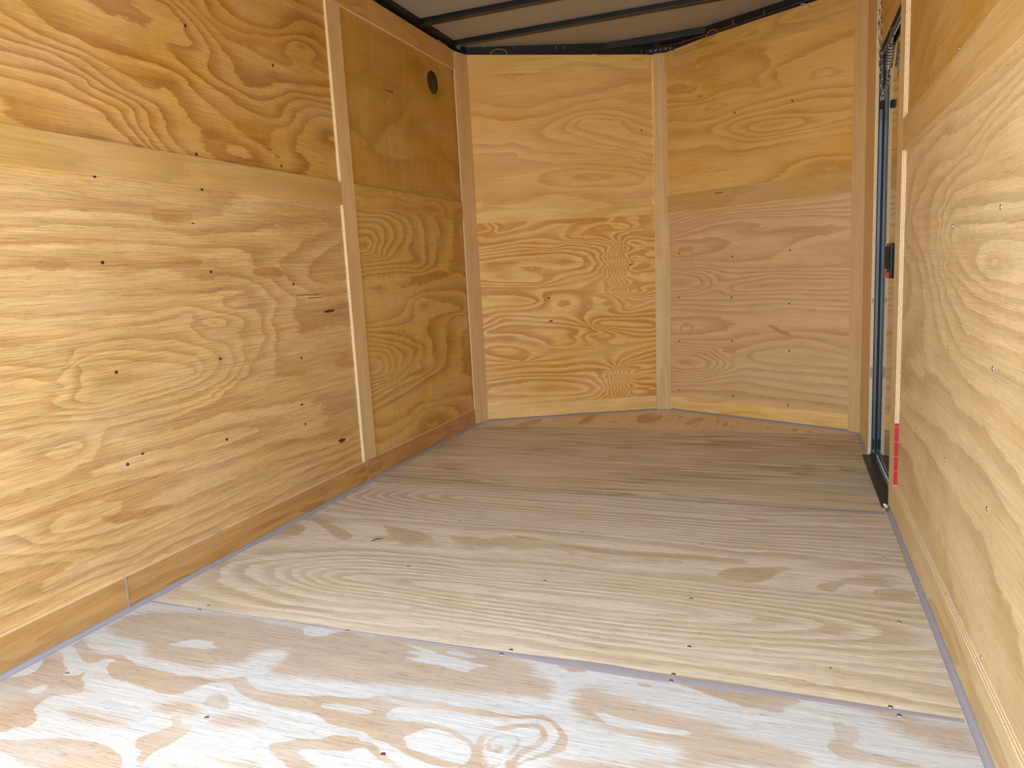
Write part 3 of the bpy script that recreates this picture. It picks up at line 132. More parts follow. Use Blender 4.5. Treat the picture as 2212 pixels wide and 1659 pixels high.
def wood(name, light, dark, pale=None, seed=0.0, fig=(1.0, 4.0, 9.0), figamt=.35, inkamt=1.0, jag=.02, soft=.004,
         streak=.22, band=.14, blotch=.22, pores=.35, rough=.55, ripple=0.0, spots=0.3, iso=0.0, isow=.5, isok=1.0, fuzz=.045, fuzamt=.8):
    """rotary-cut plywood: contour bands of a stretched height field, traced veneer figure (attributes ink / pale),
    fibre streaks along the grain, pores. Attribute pc = (along grain, across grain, depth) in metres."""
    m, nn, ll, bs = base_mat(name); t = NT(nn, ll)
    P = t.attr('pc').outputs['Vector']; ink = t.attr('ink').outputs['Fac']; fuz = t.attr('fuz').outputs['Fac']; cut = t.attr('cut').outputs['Fac']
    o = (seed*3.7, seed*1.3, seed*.71)
    warp = t.noise(t.scale(P, (1.6, 3.0, 1), o), 2)
    h = t.noise(t.scale(P, (fig[0], fig[1], 1), (o[1], o[0], o[2])), 3, .45, .25)
    h = t.math('MULTIPLY_ADD', h, fig[2], t.math('MULTIPLY', t.noise(t.scale(P, (14, 70, 1), o), 2), .10))
    fr = t.math('FRACT', h)
    prof = t.math('MULTIPLY', t.step(fr, .12, .86), t.math('SUBTRACT', 1.0, t.step(fr, .88, .97)))
    amt = t.math('MULTIPLY', t.step(warp, .3, .62), figamt)
    prof = t.math('MULTIPLY', prof, amt)
    jg = t.math('MULTIPLY', t.math('SUBTRACT', t.noise(t.scale(P, (22, 95, 1), o), 4, .65), .5), jag)
    jg2 = t.math('MULTIPLY', t.math('SUBTRACT', t.noise(t.scale(P, (6, 16, 1), o), 2), .5), jag*1.2)
    jj = t.math('ADD', jg, jg2)
    ik = t.math('MULTIPLY', t.step(t.math('ADD', ink, jj), -soft, soft), inkamt)
    ik = t.math('MULTIPLY', ik, t.step(t.noise(t.scale(P, (3, 8, 1), (o[2], 3, o[0])), 2), .15, .55))
    fz = t.math('MULTIPLY', t.math('SUBTRACT', t.noise(t.scale(P, (5, 130, 1), o), 4, .7), .5), fuzz*2)
    fz = t.math('ADD', t.math('ADD', fuz, fz), t.math('MULTIPLY', t.math('SUBTRACT', t.noise(t.scale(P, (5, 16, 1), o), 2), .5), fuzz))
    ik = t.math('MAXIMUM', ik, t.math('MULTIPLY', t.step(fz, -fuzz*.35, fuzz*.35), fuzamt))
    if iso:
        hg = t.math('ADD', t.math('MULTIPLY', t.attr('hgt').outputs['Fac'], isok), t.math('MULTIPLY', t.noise(t.scale(P, (3, 9, 1), o), 2), .9))
        hg = t.math('ADD', hg, t.math('MULTIPLY', t.noise(t.scale(P, (20, 90, 1), o), 3, .6), .35))
        fi = t.math('FRACT', hg)
        pi_ = t.math('MULTIPLY', t.step(fi, .05, .25+isow*.75), t.math('SUBTRACT', 1.0, t.step(fi, .84, .94)))
        pi_ = t.math('MULTIPLY', pi_, t.math('MULTIPLY_ADD', t.step(t.noise(t.scale(P, (2, 7, 1), (3, o[0], 1)), 2), .3, .6), .45, .55))
        prof = t.math('MAXIMUM', t.math('MULTIPLY', pi_, iso), t.math('MULTIPLY', prof, .8))
    ik = t.math('MULTIPLY', ik, t.math('SUBTRACT', 1.0, t.step(t.math('ADD', cut, jj), -soft, soft)))
    f = t.math('MAXIMUM', prof, ik, clamp=True)
    c = t.mix(f, lin(light), lin(dark))
    s1 = t.math('SUBTRACT', t.noise(t.scale(P, (7, 330, 1), o), 3, .7), .5)
    s2 = t.math('SUBTRACT', t.noise(t.scale(P, (2.2, 42, 1), o), 3, .6), .5)
    bl = t.math('SUBTRACT', t.noise(t.scale(P, (2.4, 5.5, 1), (o[2], o[1], o[0])), 3, .55), .5)
    v = t.math('MULTIPLY_ADD', s1, streak, 1.0); v = t.math('MULTIPLY_ADD', s2, band, v); v = t.math('MULTIPLY_ADD', bl, blotch, v)
    if ripple:
        rp = t.math('SUBTRACT', t.noise(t.scale(P, (38, 4, 1), o), 2), .5)
        v = t.math('MULTIPLY_ADD', rp, ripple, v)
    po = t.step(t.noise(t.scale(P, (34, 700, 1), o), 1), .62, .72)
    po = t.math('ADD', po, t.math('MULTIPLY', t.step(t.noise(t.scale(P, (9, 300, 1), (o[2], 0, o[0])), 2), .62, .70), .7))
    v = t.math('SUBTRACT', v, t.math('MULTIPLY', po, pores*.3))
    hs = nn.new('ShaderNodeHueSaturation'); t.put(hs.inputs['Color'], c); t.put(hs.inputs['Value'], v)
    t.put(hs.inputs['Saturation'], t.math('MULTIPLY_ADD', bl, -.3, 1.0))
    t.put(hs.inputs['Hue'], t.math('MULTIPLY_ADD', t.math('SUBTRACT', warp, .5), .012, .5))
    c = hs.outputs[0]
    # small dark nail heads and pin knots
    vo = nn.new('ShaderNodeTexVoronoi'); vo.inputs['Scale'].default_value = 1.0; t.put(vo.inputs['Vector'], t.scale(P, (5.3, 6.1, 1), o))
    sp = t.math('SUBTRACT', 1.0, t.step(vo.outputs['Distance'], .006, .014))
    sel = nn.new('ShaderNodeSeparateColor'); t.put(sel.inputs[0], vo.outputs['Color'])
    sp = t.math('MULTIPLY', sp, t.step(sel.outputs[0], 1-spots-.01, 1-spots))
    c = t.mix(t.math('MULTIPLY', sp, .8), c, lin((60, 36, 20)))
    t.put(bs.inputs['Base Color'], c)
    t.put(bs.inputs['Roughness'], t.math('MULTIPLY_ADD', s1, .25, rough)); bs.inputs['Specular IOR Level'].default_value = .3
    bp = nn.new('ShaderNodeBump'); bp.inputs['Strength'].default_value = .35; bp.inputs['Distance'].default_value = .0012
    t.put(bp.inputs['Height'], t.math('ADD', s1, s2)); t.put(bs.inputs['Normal'], bp.outputs[0])
    return m
def edge_mat():
    m, nn, ll, bs = base_mat('plywood edge'); t = NT(nn, ll)
    P = t.attr('pc').outputs['Vector']
    sx = nn.new('ShaderNodeSeparateXYZ'); ll.new(P, sx.inputs[0])
    ly = t.math('FRACT', t.math('MULTIPLY', sx.outputs[2], 2.5/.012))
    k = t.step(ly, .42, .56)
    g = t.noise(t.scale(P, (260, 260, 500)), 3, .7)
    c = t.mix(k, lin((246, 226, 182)), lin((212, 170, 116)))
    c = t.mix(t.step(g, .52, .72), c, lin((160, 116, 76)))
    vv = t.step(t.noise(t.scale(P, (9, 9, 2)), 1), .70, .72)
    c = t.mix(t.math('MULTIPLY', vv, k), c, lin((40, 26, 16)))
    t.put(bs.inputs['Base Color'], c); bs.inputs['Roughness'].default_value = .8
    return m
def plain(name, c, rough=.5, metal=0.0, var=.12, scale=30.0, spec=.5, bump=0.0):
    m, nn, ll, bs = base_mat(name); t = NT(nn, ll)
    tc = nn.new('ShaderNodeTexCoord')
    n = t.noise(t.scale(tc.outputs['Object'], (scale,)*3), 4, .6)
    hs = nn.new('ShaderNodeHueSaturation'); hs.inputs['Color'].default_value = lin(c)
    t.put(hs.inputs['Value'], t.math('MULTIPLY_ADD', t.math('SUBTRACT', n, .5), var*2, 1.0))
    ll.new(hs.outputs[0], bs.inputs['Base Color'])
    t.put(bs.inputs['Roughness'], t.math('MULTIPLY_ADD', t.math('SUBTRACT', n, .5), .2, rough))
    bs.inputs['Metallic'].default_value = metal; bs.inputs['Specular IOR Level'].default_value = spec
    if bump:
        bp = nn.new('ShaderNodeBump'); bp.inputs['Strength'].default_value = bump; bp.inputs['Distance'].default_value = .002
        ll.new(n, bp.inputs['Height']); ll.new(bp.outputs[0], bs.inputs['Normal'])
    return m

EDGE = edge_mat()
M_BLACK = plain('black paint', (16, 16, 17), .45, var=.3)
M_STEEL = plain('black painted steel', (26, 25, 24), .42, var=.25, scale=8, bump=.2)
M_SCREW_DARK = plain('dark screw', (70, 72, 74), .4, metal=.8)
M_SCREW_PALE = plain('pale screw', (225, 222, 215), .4, metal=.2)
M_ZINC = plain('zinc', (190, 192, 195), .28, metal=1.0)
M_GALV = plain('galvanised roof sheet', (158, 152, 140), .55, metal=.0, var=.06, scale=1.2)
M_CAULK = plain('grey sealant', (160, 153, 149), .6, var=.04, scale=14)
M_ALU = plain('aluminium extrusion', (104, 113, 124), .35, metal=.25, var=.05, scale=4)
M_DOOR = plain('polished door skin', (172, 168, 158), .055, metal=.95, var=.02, scale=2)
M_RUBBER = plain('black rubber', (14, 14, 15), .7)
M_RED = plain('red paint', (190, 24, 44), .5, var=.25, scale=60)
M_REDPL = plain('red plastic', (200, 30, 40), .4)
M_YEL = plain('yellow wire', (205, 165, 60), .45)
M_BLUE = plain('blue connector', (95, 130, 165), .4)
M_REDC = plain('red wire', (130, 40, 30), .5)
M_BRN = plain('brown wire', (92, 76, 52), .5)
M_WHITE = plain('white plastic', (225, 222, 214), .5)
M_SKIN = plain('white aluminium skin', (215, 216, 216), .4)
M_CONC = plain('concrete ground', (178, 172, 160), .9, var=.12, scale=1.5)

F_LIGHT, F_DARK = (226, 208, 182), (190, 160, 128)
MW = {}
MW['FA'] = wood('floor sheet near', (199, 199, 186), (182, 162, 133), seed=1.3, fig=(.9, 5, 6), figamt=.12, soft=.0022, jag=.012, streak=1.1, band=0.3, blotch=.08, pores=1.4, spots=.02, fuzz=.05, fuzamt=.9)
MW['FB'] = wood('floor sheet middle', (220, 206, 174), (178, 150, 110), seed=2.1, fig=(.7, 9, 10), figamt=.30, soft=.004, jag=.012, streak=1.1, band=.16, blotch=.12, pores=1.2, spots=.02, iso=0.64, isow=0.55, inkamt=0.7, isok=1.15)
MW['FC'] = wood('floor sheet far', (214, 196, 156), (162, 136, 98), seed=3.7, fig=(.8, 12, 9), figamt=0.9, soft=.006, jag=.02, streak=0.6, band=1.0, blotch=0.2, pores=.4, spots=.02)
MW['FD'] = wood('floor sheet nose', (230, 202, 154), (186, 146, 96), seed=4.4, fig=(1.6, 5, 8), figamt=0.25, streak=0.6, band=.1, blotch=.12, spots=.02, inkamt=0.75)
MW['LL'] = wood('wall sheet left lower', (216, 178, 116), (182, 132, 76), seed=5.2, fig=(.8, 3.4, 7), figamt=0.22, soft=.006, jag=.014, streak=1.3, band=0.5, blotch=0.18, pores=1.0, spots=.05, iso=0.75, isow=0.95, inkamt=0.9, isok=1.5)
MW['LU'] = wood('wall sheet left upper', (208, 160, 86), (166, 112, 46), seed=6.6, fig=(.9, 3.2, 9), figamt=0.22, soft=.006, jag=.012, streak=0.9, band=0.24, blotch=0.26, pores=.5, ripple=.16, spots=.05, iso=1.0, isow=0.95, isok=1.25)
MW['LFL'] = wood('wall sheet left front lower', (220, 180, 102), (178, 130, 62), seed=7.9, fig=(1.6, 3.2, 11), figamt=0.25, soft=.005, jag=.014, streak=0.6, band=.14, blotch=0.2, ripple=.22, spots=.08, iso=0.8, isow=0.8, isok=1.3)
MW['LFU'] = wood('wall sheet left front upper', (200, 154, 74), (168, 122, 46), seed=8.3, fig=(1.2, 3.0, 6), figamt=.5, streak=0.6, band=.12, blotch=.30, ripple=.3, spots=.08)
MW['NLL'] = wood('nose sheet left lower', (238, 190, 112), (198, 134, 58), seed=9.1, fig=(.9, 5.2, 9), figamt=0.35, soft=.004, jag=.012, streak=0.6, band=0.26, blotch=.22, spots=.02, iso=0.85, isow=0.5, isok=1.45)
MW['NLU'] = wood('nose sheet left upper', (236, 188, 114), (206, 154, 82), seed=10.4, fig=(.8, 3.2, 6), figamt=0.25, streak=0.6, band=.18, blotch=.26, spots=.02, iso=0.75, isow=0.95, isok=1.5)
MW['NRL'] = wood('nose sheet right lower', (222, 182, 128), (188, 144, 94), seed=11.6, fig=(.55, 5.6, 13), figamt=0.28, soft=.003, jag=.008, streak=0.6, band=.14, blotch=.16, spots=.03, iso=0.8, isow=0.9, isok=2.0)
MW['NRU'] = wood('nose sheet right upper', (226, 180, 100), (192, 140, 62), seed=12.2, fig=(.8, 3.4, 7), figamt=0.25, streak=0.6, band=.16, blotch=.30, spots=.04, iso=0.8, isow=0.95, isok=1.5)
MW['RL'] = wood('wall sheet right lower', (222, 190, 136), (190, 154, 102), seed=13.5, fig=(1.1, 2.6, 9), figamt=0.3, soft=.006, jag=.014, streak=0.65, band=0.3, blotch=.26, pores=0.8, ripple=.12, spots=.05, iso=0.85, isow=0.95, isok=1.4)
MW['RU'] = wood('wall sheet right upper', (198, 152, 76), (162, 114, 42), seed=14.8, fig=(1.3, 3.2, 8), figamt=0.35, streak=0.8, band=.16, blotch=.26, ripple=.2, spots=.05, iso=0.5, isow=0.95)
MW['strip'] = wood('batten wood', (206, 164, 98), (178, 134, 76), seed=15.1, fig=(.8, 6, 5), figamt=.4, streak=0.6, band=.16, blotch=.16, spots=.05)
MW['stripp'] = wood('pale batten wood', (224, 188, 132), (200, 158, 104), seed=16.2, fig=(.6, 9, 5), figamt=.4, streak=0.6, band=.16, blotch=.12, spots=.1)
MW['base'] = wood('baseboard wood', (196, 150, 88), (158, 110, 56), seed=17.7, fig=(1.3, 6, 8), figamt=.6, streak=0.9, band=0.4, blotch=.26, spots=.05)
MW['nbase'] = wood('nose baseboard wood', (234, 192, 116), (200, 144, 68), seed=18.9, fig=(1.0, 8, 6), figamt=.5, streak=0.6, band=.28, blotch=.2, spots=.05)
MW['top'] = wood('top strip wood', (212, 168, 96), (180, 130, 62), seed=19.3, fig=(1.5, 6, 7), figamt=.6, streak=0.6, band=.14, blotch=.2, ripple=.15, spots=.03)

M_KNOT = plain('dark knot', (84, 44, 24), .7, var=.3, scale=300)
M_BARK = plain('dark splinter', (104, 84, 62), .8, var=.4, scale=200)
MW['baser'] = wood('right baseboard wood', (214, 182, 124), (186, 146, 92), seed=21.7, fig=(1.3, 6, 8), figamt=.7, streak=.6, band=.3, blotch=.2, spots=.05)


# ------------------------------------------------------------------ plywood boards
def seg_dist(P, a, b):
    d = b-a; L = float(d@d)
    t = np.clip(((P-a)@d)/L, 0, 1) if L > 1e-12 else np.zeros(len(P))
    return np.hypot(P[:, 0]-a[0]-t*d[0], P[:, 1]-a[1]-t*d[1])
def chaikin(p, closed, n=2):
    for _ in range(n):
        q = []
        m = len(p)
        for i in range(m if closed else m-1):
            a, b = p[i], p[(i+1) % m]
            q += [a*.75+b*.25, a*.25+b*.75]
        p = q if closed else [p[0]]+q+[p[-1]]
    return p
def field(P, feats, which):
    """signed field in metres: > 0 inside a traced patch or along a traced growth line"""
    F = np.full(len(P), -.08)
    for kind, w, pts in feats:
        if {'P': 'ink', 'L': 'ink', 'p': 'fuz', 'l': 'fuz', 'C': 'cut'}[kind] != which: continue
        pts = [np.array(pts[i:i+2], float) for i in range(0, len(pts), 2)]
        closed = kind in 'PpC'
        q = chaikin(pts, closed)
        lo = np.min(q, 0)-.06; hi = np.max(q, 0)+.06
        idx = np.nonzero((P[:, 0] > lo[0]) & (P[:, 0] < hi[0]) & (P[:, 1] > lo[1]) & (P[:, 1] < hi[1]))[0]
        if not len(idx): continue
        S = P[idx]; D = np.full(len(S), 9.0); m = len(q)
        for i in range(m if closed else m-1): D = np.minimum(D, seg_dist(S, q[i], q[(i+1) % m]))
        if closed:
            ins = np.zeros(len(S), bool)
            for i in range(m):
                a, b = q[i], q[(i+1) % m]
                if a[1] == b[1]: continue
                c = (a[1] > S[:, 1]) != (b[1] > S[:, 1])
                ins ^= c & (S[:, 0] < (b[0]-a[0])*(S[:, 1]-a[1])/(b[1]-a[1])+a[0])
            D = np.where(ins, D, -D)
            if w < 0: F[idx] = np.minimum(F[idx], -D); continue      # a hole in the patches traced before it
        else: D = w-D
        F[idx] = np.maximum(F[idx], D)
    return F
def height(P, isos, ax=.3):
    """growth-ring height interpolated between the given level lines (metres on the sheet)"""
    X_, H_ = [], []
    for h, pts in isos:
        q = [np.array(pts[i:i+2], float) for i in range(0, len(pts), 2)]
        if len(q) == 1: X_.append(q[0]); H_.append(h)
        for a, b in zip(q, q[1:]):
            n = max(1, int(np.hypot(*(b-a))/.05))
            for i in range(n): X_.append(a+(b-a)*i/n); H_.append(h)
        if len(q) > 1: X_.append(q[-1]); H_.append(h)
    S = np.array([ax, 1.0]); A = np.array(X_)*S; n = len(A)
    K = np.hypot(A[:, None, 0]-A[None, :, 0], A[:, None, 1]-A[None, :, 1])-np.eye(n)*.004
    Q = np.concatenate([np.ones((n, 1)), A], 1)
    M_ = np.block([[K, Q], [Q.T, np.zeros((3, 3))]]); w = np.linalg.solve(M_, np.concatenate([H_, np.zeros(3)]))
    out = np.zeros(len(P)); B = P*S
    for i in range(0, len(B), 20000):
        b = B[i:i+20000]; D = np.hypot(b[:, None, 0]-A[None, :, 0], b[:, None, 1]-A[None, :, 1])
        out[i:i+20000] = D@w[:n]+w[n]+b@w[n+1:]
    return out
def board(name, O, U, V, u0, u1, v0, v1, mat, thick=.012, grain='u', res=.05, key=None, parent=None, vtop=None, seed=0.0, edge=None, **k):
    """a plywood board: front face a fine grid, edges showing the plies. U x V points into the room."""
    O, U, V = Vector(O), Vector(U).normalized(), Vector(V).normalized(); Nn = U.cross(V)
    nu = max(1, int(round((u1-u0)/res))); nv = max(1, int(round((v1-v0)/res)))
    us = np.linspace(u0, u1, nu+1); vv = np.linspace(0, 1, nv+1)
    Ug, Tg = np.meshgrid(us, vv); top = np.full_like(us, v1) if vtop is None else np.interp(us, [q[0] for q in vtop], [q[1] for q in vtop])
    Vg = v0+(top[None, :]-v0)*Tg
    Ug, Vg = Ug.ravel(), Vg.ravel(); n = len(Ug)
    co = np.array(O)[None]+Ug[:, None]*np.array(U)[None]+Vg[:, None]*np.array(V)[None]
    fr = [(j*(nu+1)+i, j*(nu+1)+i+1, (j+1)*(nu+1)+i+1, (j+1)*(nu+1)+i) for j in range(nv) for i in range(nu)]
    dep = np.zeros(n); back = np.array(Nn)*-thick
    verts = [co]; U_, V_, D_ = [Ug], [Vg], [dep]; faces = list(fr); mats = [0]*len(fr)
    rim = [list(range(nu+1)), [j*(nu+1)+nu for j in range(nv+1)], [nv*(nu+1)+i for i in range(nu, -1, -1)], [j*(nu+1) for j in range(nv, -1, -1)]]
    b = n
    for r in rim:
        r = [r[0], r[-1]] if vtop is None else r
        m = len(r); verts += [co[r], co[r]+back]; U_ += [Ug[r], Ug[r]]; V_ += [Vg[r], Vg[r]]; D_ += [np.zeros(m), np.full(m, thick)]
        for i in range(m-1): faces.append((b+i+1, b+i, b+m+i, b+m+i+1)); mats.append(1)
        b += 2*m
    c4 = [0, nu, nv*(nu+1)+nu, nv*(nu+1)]
    verts.append(co[c4]+back); U_.append(Ug[c4]); V_.append(Vg[c4]); D_.append(np.full(4, thick)); faces.append((b+3, b+2, b+1, b)); mats.append(1)
    co = np.concatenate(verts); Ug = np.concatenate(U_); Vg = np.concatenate(V_); D = np.concatenate(D_)
    me = bpy.data.meshes.new(name); me.from_pydata(co.tolist(), [], faces); me.update()
    me.materials.append(mat); me.materials.append(edge or EDGE); me.polygons.foreach_set('material_index', mats)
    pc = np.stack([Ug, Vg, D] if grain == 'u' else [Vg, Ug, D], 1); pc[:, 0] += seed; pc[:, 1] += seed*1.7
    a = me.attributes.new('pc', 'FLOAT_VECTOR', 'POINT'); a.data.foreach_set('vector', pc.astype(np.float32).ravel())
    P = np.stack([Ug, Vg], 1)
    for nm in ('ink', 'fuz', 'cut'):
        Fv = field(P, TR.get(key, []), nm) if key else np.full(len(P), -.08)
        a = me.attributes.new(nm, 'FLOAT', 'POINT'); a.data.foreach_set('value', Fv.astype(np.float32))
    if key in ISO:
        a = me.attributes.new('hgt', 'FLOAT', 'POINT'); a.data.foreach_set('value', height(P, ISO[key]).astype(np.float32))
    o = bpy.data.objects.new(name, me); link(o, parent=parent, **k)
    return o

# a countersunk screw, built once and copied
def screw_mesh(name, mat, matr, r=.0046):
    vs = []; fs = []; n = 14
    prof = [(r, 0.0), (r*.92, .0009), (r*.55, .0012), (r*.34, .0011)]
    for rr, h in prof: vs += [(rr*math.cos(i*2*math.pi/n), rr*math.sin(i*2*math.pi/n), h) for i in range(n)]
    for j in range(3):
        for i in range(n): fs.append((j*n+i, j*n+(i+1) % n, (j+1)*n+(i+1) % n, (j+1)*n+i))
    nf = len(fs); b = len(vs); vs += [(r*.20*math.cos(i*2*math.pi/n), r*.20*math.sin(i*2*math.pi/n), -.0006) for i in range(n)]
    for i in range(n): fs.append((3*n+i, 3*n+(i+1) % n, b+(i+1) % n, b+i))
    fs.append(tuple(b+i for i in range(n)))
    me = bpy.data.meshes.new(name); me.from_pydata(vs, [], fs); me.update(); me.materials.append(mat); me.materials.append(matr)
    me.polygons.foreach_set('material_index', [0]*nf+[1]*(n+1)); return me
screw_me = {'d': screw_mesh('screw', M_SCREW_DARK, M_BLACK, .0052), 'w': screw_mesh('screw', M_SCREW_PALE, M_BLACK, .0042), 's': screw_mesh('screw', M_ZINC, M_BLACK, .0052)}
def screws(key, parent, N):
    q = Vector(N).to_track_quat('Z', 'Y')
    for kd, x, y, z in SCREWS.get(key, []):
        o = bpy.data.objects.new('screw', screw_me[kd]); col.objects.link(o); o.parent = parent
        o.rotation_mode = 'QUATERNION'; o.rotation_quaternion = q; o.location = Vector((x, y, z))+Vector(N)*.0002

X, Y = Vector((1, 0, 0)), Vector((0, 1, 0))
S1, S2, S3 = -.2098, 1.0102, 2.2302     # floor seams, 4 ft apart
HT = 2.12

# ------------------------------------------------------------------ floor
floor = empty('floor', kind='structure', label='plywood trailer floor of sheets laid crosswise')
fa = board('floor_sheet', (0, 0, 0), X, Y, .002, W-.002, YR, S1-.0012, MW['FA'], res=.006, key='FA', parent=floor, label='near floor sheet with white and tan patches')
fb = board('floor_sheet', (0, 0, 0), X, Y, .002, W-.002, S1+.0012, S2-.001, MW['FB'], res=.007, key='FB', parent=floor, label='middle floor sheet with long nested grain')
fc = board('floor_sheet', (0, 0, 0), X, Y, .002, W-.002, S2+.001, S3-.001, MW['FC'], res=.01, key='FC', parent=floor, label='browner far floor sheet')
fd = board('floor_sheet', (0, 0, 0), X, Y, .02, 2.09, S3+.001, S3+.06, MW['FD'], res=.02, grain='v', key='FD', parent=floor,
           vtop=[(.02, 2.31), (.99, 2.775), (1.075, 2.79), (2.041, 2.30), (2.09, 2.27)], label='narrow triangular floor sheet in the nose')
for k_, p_ in (('FA', fa), ('FB', fb), ('FC', fc)): screws(k_, p_, (0, 0, 1))
# sealant smeared along the seams
def seam(y, prof, wob, name='seam_sealant'):
    mb = MB(); n = 90; vs = []
    for i in range(n+1):
        x = .03+(W-.06)*i/n; w = np.interp(x, [p[0] for p in prof], [p[1] for p in prof])
        w1 = w*(.55+.25*noise.noise(Vector((x*6, y, 0)))); w2 = w*(.45+.25*noise.noise(Vector((x*5, y+9, 3))))
        h = .0009
        vs += [(x, y-w1, .0001), (x, y-w1*.5, h), (x, y+w2*.5, h), (x, y+w2, .0001)]
    fs = [(i*4+k, (i+1)*4+k, (i+1)*4+k+1, i*4+k+1) for i in range(n) for k in range(3)]
    mb.add(vs, fs); return mb.build(name, M_CAULK, floor, smooth=True)
seam(S1, [(0, .010), (.35, .004), (.75, .007), (1.1, .016), (1.35, .034), (1.7, .026), (2.1, .012)], 1)
seam(S2, [(0, .004), (.7, .003), (1.2, .006), (1.6, .016), (2.1, .022)], 1)
ch = MB()
ch.tube([(0.417, 0.361, .0015), (0.424, 0.381, .003), (0.444, 0.394, .0015)], .0028, 5, taper=[.4, 1, .5])
splinter = ch.build('wood_splinter', M_BARK, label='thin dark wood splinter lying on the middle floor sheet', cat='splinter')

# ------------------------------------------------------------------ left wall
KP = {}
wl_ = empty('wall_left', kind='structure', label='left plywood wall')
p = board('lower_panel', (0, 0, 0), Y, Z, YR, 1.033, 0, 1.25, MW['LL'], res=.008, key='LL', parent=wl_); screws('LL', p, (1, 0, 0)); KP['LL'] = p
p = board('upper_panel', (0, 0, 0), Y, Z, YR, 1.033, 1.2515, HT, MW['LU'], res=.008, key='LU', parent=wl_); screws('LU', p, (1, 0, 0))
p = board('lower_panel', (0, 0, 0), Y, Z, 1.0345, 2.30, 0, 1.25, MW['LFL'], res=.01, key='LFL', parent=wl_); screws('LFL', p, (1, 0, 0))
p = board('upper_panel', (0, 0, 0), Y, Z, 1.0345, 2.30, 1.2515, HT, MW['LFU'], res=.01, key='LFU', parent=wl_); screws('LFU', p, (1, 0, 0)); KP['LFU'] = p
s = MB(); s.box((-.05, YR, -.03), (-.014, 2.33, HT+.04)); s.build('outer_skin', M_SKIN, wl_)
# recessed round hole near the top front corner: black plastic cup with a rim
hc = Vector((.0, 1.94, 1.896))
mb = MB(); n = 40; vs = []
for rr, hh in ((.058, .0004), (.058, .0022), (.053, .0026), (.051, .0008), (.046, .0006), (.0, .0006)):
    vs += [hc+Vector((hh, rr*math.cos(i*2*math.pi/n), rr*math.sin(i*2*math.pi/n))) for i in range(n)]
mb.add(vs, [(j*n+i, j*n+(i+1) % n, (j+1)*n+(i+1) % n, (j+1)*n+i) for j in range(5) for i in range(n)])
mb.build('round_vent_cover', M_BLACK, smooth=False, label='round black vent cover near top of left wall by the front corner', cat='vent')

def bd(name, *a, seed=0, **k):
    return board(name, *a, seed=seed, **k)
bl = empty('baseboard_left', kind='structure', label='plywood baseboard strips along the left wall')
for i, (a, b) in enumerate(((YR, -.2685), (-.266, 1.0), (1.0015, 2.2))):
    bd('baseboard_strip', (LB, 0, 0), Y, Z, a, b, 0, .097, MW['base'], res=.03, parent=bl, seed=i*3.1)
mb = MB(); mb.box((LB-.001, -.2688, .001), (LB+.0015, -.2655, .098)); mb.build('joint_filler', M_CAULK, bl)
bd('trim_1', (LB, 0, 0), Y, Z, YR, .984, 1.204, 1.298, MW['strip'], res=.01, kind='structure', label='horizontal plywood strip on left wall nearer the camera')
bd('trim_2', (LB, 0, 0), Y, Z, 1.082, 2.2, 1.204, 1.298, MW['top'], res=.03, seed=2.2, kind='structure', label='horizontal plywood strip on left wall between batten and front corner')
bd('trim_3', (LB, 0, 0), Y, Z, .984, 1.082, .099, 2.018, MW['stripp'], grain='v', res=.03, seed=.4, kind='structure', label='vertical plywood batten on left wall')
bd('trim_4', (LB, 0, 0), Y, Z, YR, 2.2, 2.0195, 2.12, MW['top'], res=.03, seed=5.2, kind='structure', label='plywood strip along the top of the left wall')
P0, P1 = Vector((.0135, 2.202, 0)), Vector((.043, 2.322, 0))
bd('trim_5', P0, P1-P0, Z, 0, (P1-P0).length, 0, 2.118, MW['stripp'], grain='v', res=.03, seed=1.9, thick=.010, kind='structure', label='vertical plywood batten in the left front corner')

# ------------------------------------------------------------------ V nose
def nose(side, P, Q, kl, ku, tops, sk):
    d = (Q-P); L = d.length; U = d.normalized(); N = U.cross(Z)
    w = empty('wall_front_'+side, kind='structure', label='plywood wall on the %s side of the V nose' % side)
    Op = P-N*.005
    p = board('lower_panel', Op, U, Z, -.012, L+.028, 0, 1.245, MW[kl], res=.007, key=kl, parent=w); screws(kl, p, N); KP[kl] = p
    vt = [(t*L, z-.0005) for t, z in tops]
    p = board('upper_panel', Op, U, Z, -.012, L+.028, 1.2465, 2.1, MW[ku], res=.01, key=ku, parent=w, vtop=vt); screws(ku, p, N); KP[ku] = p
    s = MB(); s.obox(P-N*.05-Z*.03-U*.03, U*(L+.06), N*.03, Z*(HT+.08)); s.build('outer_skin', M_SKIN, w)
    return w, L, U, N, vt
w, L, U, N, vt = nose('left', N0, A0, 'NLL', 'NLU', [(0, 2.12), (.45, 2.106), (1, 2.090)], 0)
bb = bd('baseboard_front_left', N0, U, Z, 0, L, 0, .092, MW['nbase'], res=.03, thick=.005, kind='structure', label='pale plywood baseboard strip left of the nose batten')
bd('trim_6', N0, U, Z, 0, L, 1.184, 1.281, MW['nbase'], res=.02, thick=.005, seed=3.3, kind='structure', label='horizontal plywood strip left of the nose batten')
bd('trim_7', N0, U, Z, 0, L, 2.012, 2.1, MW['nbase'], res=.02, thick=.005, seed=7.7, vtop=vt, kind='structure', label='top plywood strip left of the nose batten')
w, L, U, N, vt = nose('right', A1, N1, 'NRL', 'NRU', [(0, 2.088), (.26, 2.104), (.55, 2.109), (1, 2.112)], 0)
bd('baseboard_front_right', A1, U, Z, 0, L, 0, .088, MW['nbase'], res=.03, thick=.005, seed=4.1, kind='structure', label='orange plywood baseboard strip right of the nose batten')
KP['NRT'] = bd('trim_8', A1, U, Z, 0, L, 1.189, 1.288, MW['strip'], res=.02, thick=.005, seed=6.3, kind='structure', label='horizontal plywood strip right of the nose batten')
